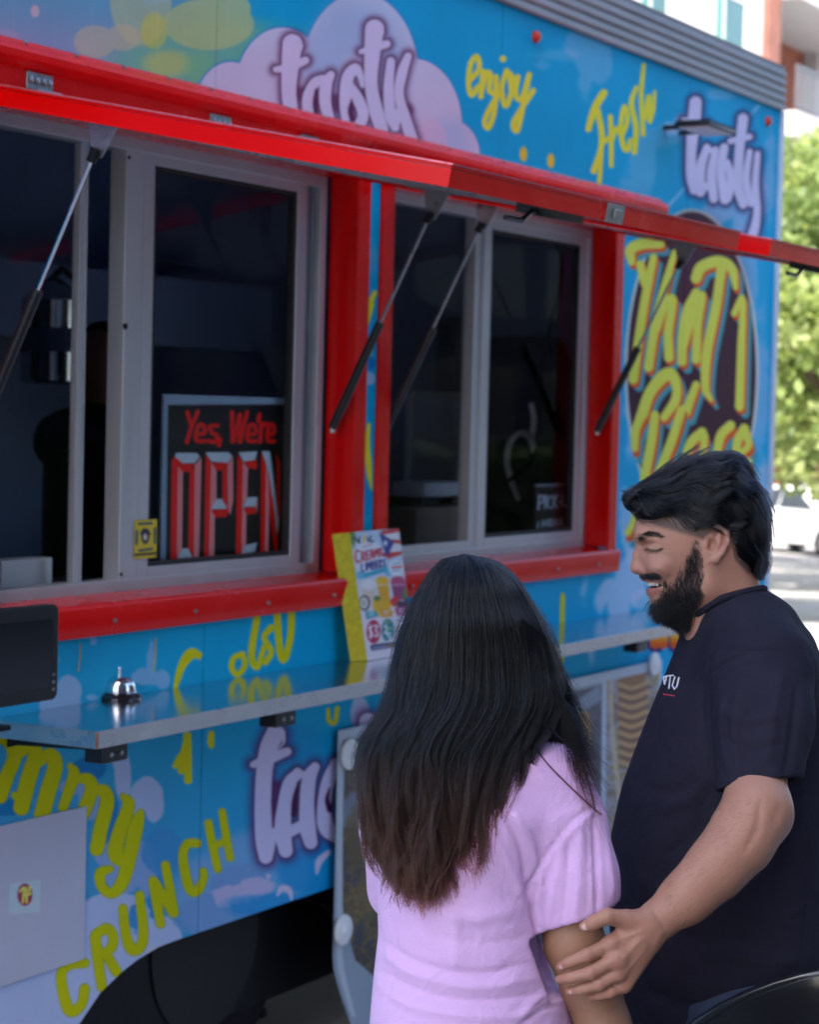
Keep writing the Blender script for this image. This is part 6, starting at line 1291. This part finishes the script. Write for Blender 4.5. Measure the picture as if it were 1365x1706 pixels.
# wavy locks standing off the volume
nc = 330; ci = sel[r.integers(0, len(sel), nc)]; L_ = []
for c in range(nc):
    m_ = 14; rt = mv[ci[c]]+r.normal(0, .0019, (m_, 3)); L_.append(groom(mass, rt, flowM, np.full(m_, r.uniform(.045, .075)), np.full(m_, abs(r.normal(.006, .005)))+r.normal(0, .0007, m_), 16, seed=c))
P = np.concatenate(L_); uu, vv2 = c2px(P.reshape(-1, 3)); ok = ((vv2 < hl(uu)+9) | (uu > 1215)).reshape(len(P), -1).all(1); P = P[ok]
hair_obj('wavy_locks', P, np.linspace(.0005, .00016, 16)[None], HAIRM, hmM)
def tuft(pts, n, sp, rad, seed, w0=0, name='tuft', m=HAIRM, par=None):
    r = np.random.default_rng(seed); B = cr_spline([p if len(p) > 2 else (p[0], p[1], w0) for p in pts], 6); k = len(B); o_ = r.normal(0, sp, (n, 1, 3))*np.linspace(1, .35, k)[None, :, None]*np.array([1, 1, 2.2]); X = B[None]+o_
    Z = DM+X[..., 2]*K; return np.stack([(X[..., 0]-682.5)/FPX*Z, -(X[..., 1]-853)/FPX*Z, Z], -1)
T = [tuft([(1080, 815), (1058, 822), (1044, 836), (1050, 848), (1066, 852)], 60, 4.5, 0, 1, -22), tuft([(1090, 812), (1060, 815), (1040, 828), (1046, 842)], 60, 4, 0, 2, 5), tuft([(1060, 820), (1046, 822), (1036, 817)], 12, 1.6, 0, 3, 0), tuft([(1075, 842), (1062, 853), (1070, 860), (1090, 866)], 50, 3.5, 0, 4, -34),
     tuft([(1150, 776), (1178, 762), (1205, 758), (1228, 765)], 50, 4, 0, 5, -8), tuft([(1200, 764), (1232, 762), (1250, 778), (1258, 806)], 50, 3.5, 0, 6, -20), tuft([(1186, 768), (1216, 754), (1240, 762), (1255, 784)], 40, 3.5, 0, 7, 8), tuft([(1262, 900), (1276, 925), (1276, 945), (1268, 962)], 70, 6, 0, 8, -14), tuft([(1236, 915), (1256, 945), (1270, 964)], 80, 7, 0, 9, -30), tuft([(1250, 900), (1268, 930), (1264, 956)], 70, 7, 0, 19, -44), tuft([(1170, 764), (1180, 756), (1196, 752)], 10, 2, 0, 10, 0)]
for j, X in enumerate(T): hair_obj('hair_tuft', X, np.full((1, X.shape[1]), .00028), HAIRM, hmM)
def headf(P):
    f = f_ell(P, Hp(1126, 925), np.array([62, 80, 56])*K)
    for s_ in (-1, 1): f = smin(f, f_cone(P, Hp(1112, 992, 6*s_), Hp(1174, 978, 50*s_), 21*K, 20*K), .02); f = smin(f, f_cone(P, Hp(1174, 978, 50*s_), Hp(1182, 925, 58*s_), 18*K, 16*K), .02)
    return smin(f, f_ell(P, Hp(1112, 994), np.array([23, 23, 26])*K), .016)
Nh = vnormals(hv, hq)
def bw(u, v_):   # beard density over the side of the face
    top = np.interp(u, [1080, 1092, 1104, 1120, 1140, 1150, 1160, 1176, 1186], [1000, 990, 972, 955, 930, 905, 885, 885, 940]); d = np.clip((v_-top)/34, 0, 1)**1.6; back = np.clip((np.interp(v_, [885, 930, 985, 1030], [1168, 1172, 1178, 1158])-u)/14, 0, 1); return d*back*(v_ > 884)*np.clip((1052-v_)/10, 0, 1)
dens = bw(hu, hvv)*np.where(np.abs(hv[:, 2]-DM) > 66*K*1.1, 0, 1); lips = (np.exp(-(((hu-1090)/22)**2+((hvv-976)/13)**2)) > .5); dens[lips & (hu < 1106)] = 0
cheek = np.exp(-(((hu-1112)/20)**2+((hvv-945)/16)**2)); dens *= 1-.9*cheek
sa = body.data.attributes.new('stubble', 'FLOAT', 'POINT'); sv_ = np.zeros(len(hv)+len(av), np.float32); sv_[:len(hv)] = np.clip(dens*1.2, 0, .62)
hl_s = np.clip((hl(hu)+7-hvv)/8, 0, 1)*.8; sv_[:len(hv)] = np.maximum(sv_[:len(hv)], hl_s)
brow = np.exp(-((hvv-(896-8*np.sin(np.clip((hu-1061)/40, 0, 1)*2.4)+np.clip((hu-1061)/40, 0, 1)*4))/3.0)**2)*(hu > 1058)*(hu < 1104)*.4; sv_[:len(hv)] = np.maximum(sv_[:len(hv)], brow)
lash = np.exp(-((hvv-(913.5+3.4*np.sin(np.clip((hu-1078)/26, 0, 1)*3)))/1.5)**2)*(hu > 1076)*(hu < 1106)*.9; sv_[:len(hv)] = np.maximum(sv_[:len(hv)], lash); sa.data.foreach_set('value', sv_)
N_ = 7500; p_ = dens/dens.sum(); ri = r.choice(len(hv), N_, p=p_); root = hv[ri]+r.normal(0, .0009, (N_, 3)); nn = Nh[ri]; ru, rv_ = hu[ri], hvv[ri]
chin = np.clip((rv_-965)/40, 0, 1)*np.clip((1165-ru)/50, 0, 1); Ln = (.006+.004*r.random(N_))+.009*chin*r.uniform(.5, 1.1, N_); t = np.linspace(0, 1, 7)[None, :, None]
dn = np.stack([.25-.35*chin+.3*r.normal(size=N_), -1.0+.25*r.normal(size=N_), .25*r.normal(size=N_)], 1); dn /= np.linalg.norm(dn, axis=1)[:, None]
curl = r.normal(0, 1, (N_, 3))*.0012
P = root[:, None]+(nn*.45)[:, None]*(Ln[:, None, None]*t*(1-.4*t))+dn[:, None]*(Ln[:, None, None]*t)+curl[:, None]*np.sin(t*3)
hair_obj('beard', P, np.linspace(.00030, .00014, 7)[None], BEARD, mroot)
# moustache
mm = np.exp(-(((hu-1083)/15)**2+((hvv-958)/4)**2))*(hvv < 965)*(hvv > 951)+.35*np.exp(-(((hu-1107)/4)**2+((hvv-972)/9)**2)); mm[mm < .2] = 0; ri = r.choice(len(hv), 1300, p=mm/mm.sum()); t = np.linspace(0, 1, 5)[None, :, None]; sg_ = np.sign(hv[ri][:, 2]-DM)
dn = np.stack([.6+.2*r.normal(size=1300), -.75+.2*r.normal(size=1300), .25*sg_], 1); P = hv[ri][:, None]+(Nh[ri]*.5)[:, None]*.006*t+dn[:, None]*.005*t; hair_obj('moustache', P, np.full((1, 5), .0002), BEARD, mroot)
# brows and lashes as short hairs rooted on the skin
def nearest(u, v_, near=True):
    out = []
    for a, b in zip(u, v_): d = (hu-a)**2+(hvv-b)**2+((hv[:, 2] > DM)*1e5 if near else (hv[:, 2] < DM)*1e5); out.append(np.argmin(d))
    return np.array(out)
def tang(i_, d): D = d[None]-Nh[i_]*(Nh[i_]@d)[:, None]; return D/np.linalg.norm(D, axis=1)[:, None]
for near in (True, False):
    s_ = r.random(420); bx_ = 1063+s_*38; by_ = 896-8*np.sin(s_*2.4)+s_*4+r.normal(0, 1.9, 420)*(1-.6*s_); i_ = nearest(bx_, by_, near); P = hv[i_][:, None]+Nh[i_][:, None]*.0006+tang(i_, np.array([1., .1, 0]))[:, None]*.0075*np.linspace(0, 1, 5)[None, :, None]+Nh[i_][:, None]*.0014*np.linspace(0, 1, 5)[None, :, None]
    hair_obj('eyebrow', P, np.full((1, 5), .00026), BEARD, mroot)
    s_ = r.random(260); bx_ = 1078+s_*26; by_ = 913.5+3.4*np.sin(s_*3.0)-s_*1; i_ = nearest(bx_, by_, near); P = hv[i_][:, None]+Nh[i_][:, None]*.0006+tang(i_, np.array([-.55, -.75, 0]))[:, None]*.0045*np.linspace(0, 1, 5)[None, :, None]+Nh[i_][:, None]*.002*np.linspace(0, 1, 5)[None, :, None]
    hair_obj('eyelashes', P, np.full((1, 5), .00024), BEARD, mroot)
# arm hair
ri = np.where((au > 1110) & (au < 1300) & (avv > 1330))[0]; ri = ri[r.integers(0, len(ri), 3000)]; Na = vnormals(av, aq)[ri]; t = np.linspace(0, 1, 4)[None, :, None]; dn = np.stack([-.6+.4*r.normal(size=3000), -.6+.4*r.normal(size=3000), .3*r.normal(size=3000)], 1)
hair_obj('arm_hair', av[ri][:, None]+Na[:, None]*.002*t+dn[:, None]*.007*t, np.full((1, 4), .00005), BEARD, mroot)

# t-shirt of the man
v = Vol(pt(1000, 1900, 3.5)-[0, 0, .24], pt(1470, 965, 3.6)+[0, 0, .30], .0062)
tm = [(980, 1244, 30, 3.51, .035), (996, 1240, 62, 3.51, .068), (1012, 1240, 84, 3.515, .095), (1036, 1244, 95, 3.53, .125), (1060, 1250, 110, 3.54, .15), (1100, 1252, 124, 3.55, .185), (1150, 1250, 142, 3.55, .20), (1200, 1242, 155, 3.55, .205), (1264, 1232, 170, 3.55, .205), (1320, 1218, 176, 3.55, .205), (1400, 1210, 186, 3.55, .205), (1500, 1206, 188, 3.55, .205), (1600, 1206, 182, 3.55, .205), (1700, 1212, 176, 3.55, .20), (1880, 1216, 178, 3.55, .20)]
v.column(ykey(tm, 3.5), 0)
v.cone(pt(1240, 1040, 3.46), pt(1275, 1110, 3.38), .05, .07, .04); v.cone(pt(1245, 1050, 3.6), pt(1268, 1120, 3.74), .05, .075, .04)
v.ell(pt(1268, 1122, 3.40), (.075, .07, .07), .04); v.chain([pt(1265, 1130, 3.74), pt(1240, 1220, 3.78), pt(1200, 1310, 3.78)], [.08, .075, .066], .03)
v.blur(1)
v.cone(Hp(1200, 930), Hp(1215, 1010, 4), 57*K, 63*K, .002, -1)
V, Q = v.nets(); V = relax(V, Q, 3)
SM = [([(1250, 1088), (1200, 1108), (1170, 1150), (1172, 1210), (1184, 1262), (1192, 1290)], 5, -.006), ([(1262, 1096), (1214, 1116), (1184, 1156), (1184, 1220)], 6, .004), ([(1206, 1288), (1260, 1302), (1316, 1310)], 3, -.002),
 ([(1240, 1130), (1226, 1190), (1222, 1270)], 12, .005), ([(1300, 1120), (1290, 1190), (1280, 1280)], 14, .006), ([(1262, 1150), (1252, 1220), (1246, 1290)], 10, -.005), ([(1330, 1130), (1322, 1220), (1308, 1300)], 10, -.006), ([(1200, 1180), (1240, 1200), (1300, 1190)], 12, .004), ([(1210, 1230), (1250, 1246), (1310, 1240)], 9, -.004),
 ([(1186, 1290), (1150, 1330), (1100, 1350)], 14, .006), ([(1190, 1300), (1160, 1380), (1110, 1430)], 14, -.006), ([(1195, 1340), (1190, 1420), (1170, 1480)], 12, .005), ([(1060, 1300), (1110, 1320), (1170, 1300)], 12, -.004),
 ([(1050, 1450), (1120, 1500), (1200, 1520)], 20, .005), ([(1040, 1500), (1130, 1560), (1260, 1570)], 18, -.006), ([(1180, 1560), (1260, 1600), (1350, 1600)], 18, .006), ([(1060, 1640), (1160, 1680), (1300, 1690)], 16, -.007), ([(1345, 1400), (1348, 1500), (1340, 1600)], 8, -.007),
 ([(1265, 990), (1270, 1060), (1290, 1110)], 2.5, -.0015), ([(1130, 1120), (1120, 1180), (1100, 1240)], 14, .003), ([(1170, 1060), (1150, 1100), (1140, 1130)], 10, -.003)]
V = folds(V, Q, SM)
v = Vol(pt(1130, 1370, 3.2)-[0, 0, .03], pt(1420, 1070, 3.5)+[.02, 0, .02], .0032)
v.chain([pt(1270, 1124, 3.372), pt(1272, 1200, 3.32), pt(1262, 1345, 3.245)], [.080, .073, .060], .02)
hd_ = np.array([.14, -1., -.25]); hd_ /= np.linalg.norm(hd_); hcm = pt(1260, 1308, 3.26); END = v.lo+(v.n-1)*v.h
v.op(lambda G: -((G-hcm)@hd_), v.lo, END, 0, -1)
v.chain([pt(1266, 1215, 3.30), pt(1262, 1360, 3.24)], [.050, .0515], .002, -1)
V2, Q2 = v.nets(); V2 = relax(V2, Q2, 3); V2 = folds(V2, Q2, SM+[([(1205, 1150), (1200, 1220), (1215, 1290)], 8, .004), ([(1240, 1290), (1236, 1230), (1250, 1170)], 7, -.004)])
NAVY = mat('faded_navy_cotton', (.019, .017, .028), .9, 0, .18, 8, bump=.5, bscale=600, spec=.1, wrinkle=.3)
ts = mesh_obj('t_shirt', [(V, Q)], NAVY, mroot); mesh_obj('sleeve', [(V2, Q2)], NAVY, ts)
near_l = [(1150, 1040, 0), (1156, 1030, -26), (1172, 1016, -50), (1200, 999, -66), (1232, 989, -60), (1258, 983, -40), (1272, 981, -12), (1272, 982, 14), (1258, 986, 44), (1232, 994, 64), (1196, 1006, 66), (1166, 1024, 44), (1150, 1036, 18), (1149, 1041, 2)]
cp = c2w(np.array([Hp(*p) for p in cr_spline(near_l, 5)])); MB().tube([tuple(p) for p in cp], .0062, 8).build('collar', NAVY, ts, smooth=True)
# chest print: small white letters over a red line
tu, tv_ = c2px(V)
def on_shirt(x, y, push=.003):
    d = (tu-x)**2+(tv_-y)**2+np.where(V[:, 2] > 3.56, 1e6, 0); i = np.argsort(d)[:6]; zz = V[i, 2].mean(); return c2w(pt(x, y, zz-push)[None])[0]
PR = mat('white_ink', (.7, .7, .75), .7); PRR = mat('red_ink', (.55, .05, .06), .7)
ink = MB()
for st in ([(1108, 1140), (1106, 1128)], [(1106, 1128), (1111, 1126), (1110, 1134), (1107, 1137)], [(1113, 1126), (1122, 1125)], [(1118, 1126), (1115, 1147)], [(1125, 1127), (1121, 1142), (1124, 1148), (1128, 1144), (1132, 1128)]):
    ink.tube([tuple(on_shirt(x, y)) for x, y in st], .0014, 5)
ink.build('white_print', PR, ts); ink = MB()
for k_ in range(6): ink.tube([tuple(on_shirt(1106+k_*3.3, 1156+k_*.5)), tuple(on_shirt(1108+k_*3.3, 1157+k_*.5))], .001, 5)
ink.build('red_print', PRR, ts)
fm = -np.array([RT[0], RT[1]]); fm /= np.linalg.norm(fm); sm_ = np.array([FW[0], FW[1]]); sm_ /= np.linalg.norm(sm_); base = atd(1215, 1700, 3.55)[:2]
mh = (base-sm_*.11, base+sm_*.11); lg = legs(mroot, *mh, .86, 'x', .10, .06, fm); mesh_obj('trousers', [lg], DENIM, mroot)
for hp in mh: shoe(hp, fm, mroot)

# ------------------------------------------------------------------ black chair in the near corner
cc = atd(1385, 1700, 3.02); cx, cy = cc[0], cc[1]
ch = thing('bar_chair', 'glossy black tub chair, its rounded back just entering the lower right corner', 'chair', (cx, cy, 0))
GB = mat('gloss_black_shell', (.012, .013, .015), .18, 0, .1, 6, coat=.3)
ztop = atd(1385, 1643, 3.02)[2]
vs = []; fs = []; na, nb = 36, 14
for layer in (0, 1):
    for i in range(na+1):
        a = math.radians(20+320*i/na); e = abs(i/na-.5)*2
        for j in range(nb+1):
            h = j/nb; rr = .235+.03*h-(0 if layer == 0 else .016)-(.012*math.cos(h*math.pi/2) if h > .9 else 0); top = ztop-.20*e**2.2; z = .72+(top-.72)*h
            ang = a+math.radians(YAW-90-180); vs.append((cx+rr*math.cos(ang), cy+rr*math.sin(ang), z))
m0 = (na+1)*(nb+1)
for i in range(na):
    for j in range(nb): q = i*(nb+1)+j; fs += [(q, q+nb+1, q+nb+2, q+1), (m0+q, m0+q+1, m0+q+nb+2, m0+q+nb+1)]
    t_ = i*(nb+1)+nb; b_ = i*(nb+1); fs += [(t_, t_+nb+1, m0+t_+nb+1, m0+t_), (b_, m0+b_, m0+b_+nb+1, b_+nb+1)]
for i in (0, na):
    for j in range(nb): q = i*(nb+1)+j; fs.append((q, q+1, m0+q+1, m0+q))
MB().add(vs, fs).build('backrest', GB, ch, smooth='auto')
rim = [vs[i*(nb+1)+nb] for i in range(na+1)]; MB().tube(rim, .009, 8).build('rim', GB, ch, smooth=True)
MB().lathe((cx, cy, .68), [(.20, 0), (.225, .02), (.225, .05), (.18, .07)], 30).build('seat', GB, ch, smooth='auto')
for a in range(4): an = math.radians(45+90*a); MB().tube([(cx+.14*math.cos(an), cy+.14*math.sin(an), .69), (cx+.24*math.cos(an), cy+.24*math.sin(an), .0)], .014, 8).build('leg', BLACKM, ch)

# ------------------------------------------------------------------ person working inside, mostly in the dark
def ap2(x, y, Y): return w2c(aty(x, y, Y))
gI = aty(150, 700, .95); iroot = thing('person', 'person in black clothes working in the dark kitchen behind the first window', 'person', (gI[0], gI[1], .6))
v = Vol(ap2(150, 960, .95)-[.34, .45, .3], ap2(150, 560, .95)+[.26, .1, .3], .009)
v.ell(ap2(168, 600, .95), (.078, .105, .09)); v.cone(ap2(168, 640, .95), ap2(165, 700, .95), .055, .06, .02); v.ell(ap2(122, 615, .90), (.008, .028, .018), .004)
v.cone(ap2(95, 800, .7), ap2(62, 835, .6), .04, .03, .01); v.ell(ap2(58, 842, .58), (.045, .03, .03), .01)
q = v.nets(); ib = mesh_obj('body', [(relax(*q, 1), q[1])], SKIN_W, iroot)
v = Vol(ap2(150, 1000, .95)-[.42, .6, .3], ap2(150, 660, .95)+[.34, .1, .3], .012)
v.cone(ap2(110, 720, .95), ap2(215, 720, .95), .07, .07, .04); v.cone(ap2(160, 760, .95), ap2(160, 1050, .95), .16, .17, .06); v.chain([ap2(95, 725, .9), ap2(70, 790, .8), ap2(92, 812, .68)], [.065, .055, .05], .03)
q = v.nets(); mesh_obj('shirt', [(relax(*q, 1), q[1])], BLACK, iroot)
v = Vol(ap2(150, 640, .95)-[.1, .1, .2], ap2(150, 540, .95)+[.16, .1, .2], .008); v.ell(ap2(172, 590, .96), (.086, .10, .10)); q = v.nets(); mesh_obj('hair', [(relax(*q, 1), q[1])], INNER, iroot)
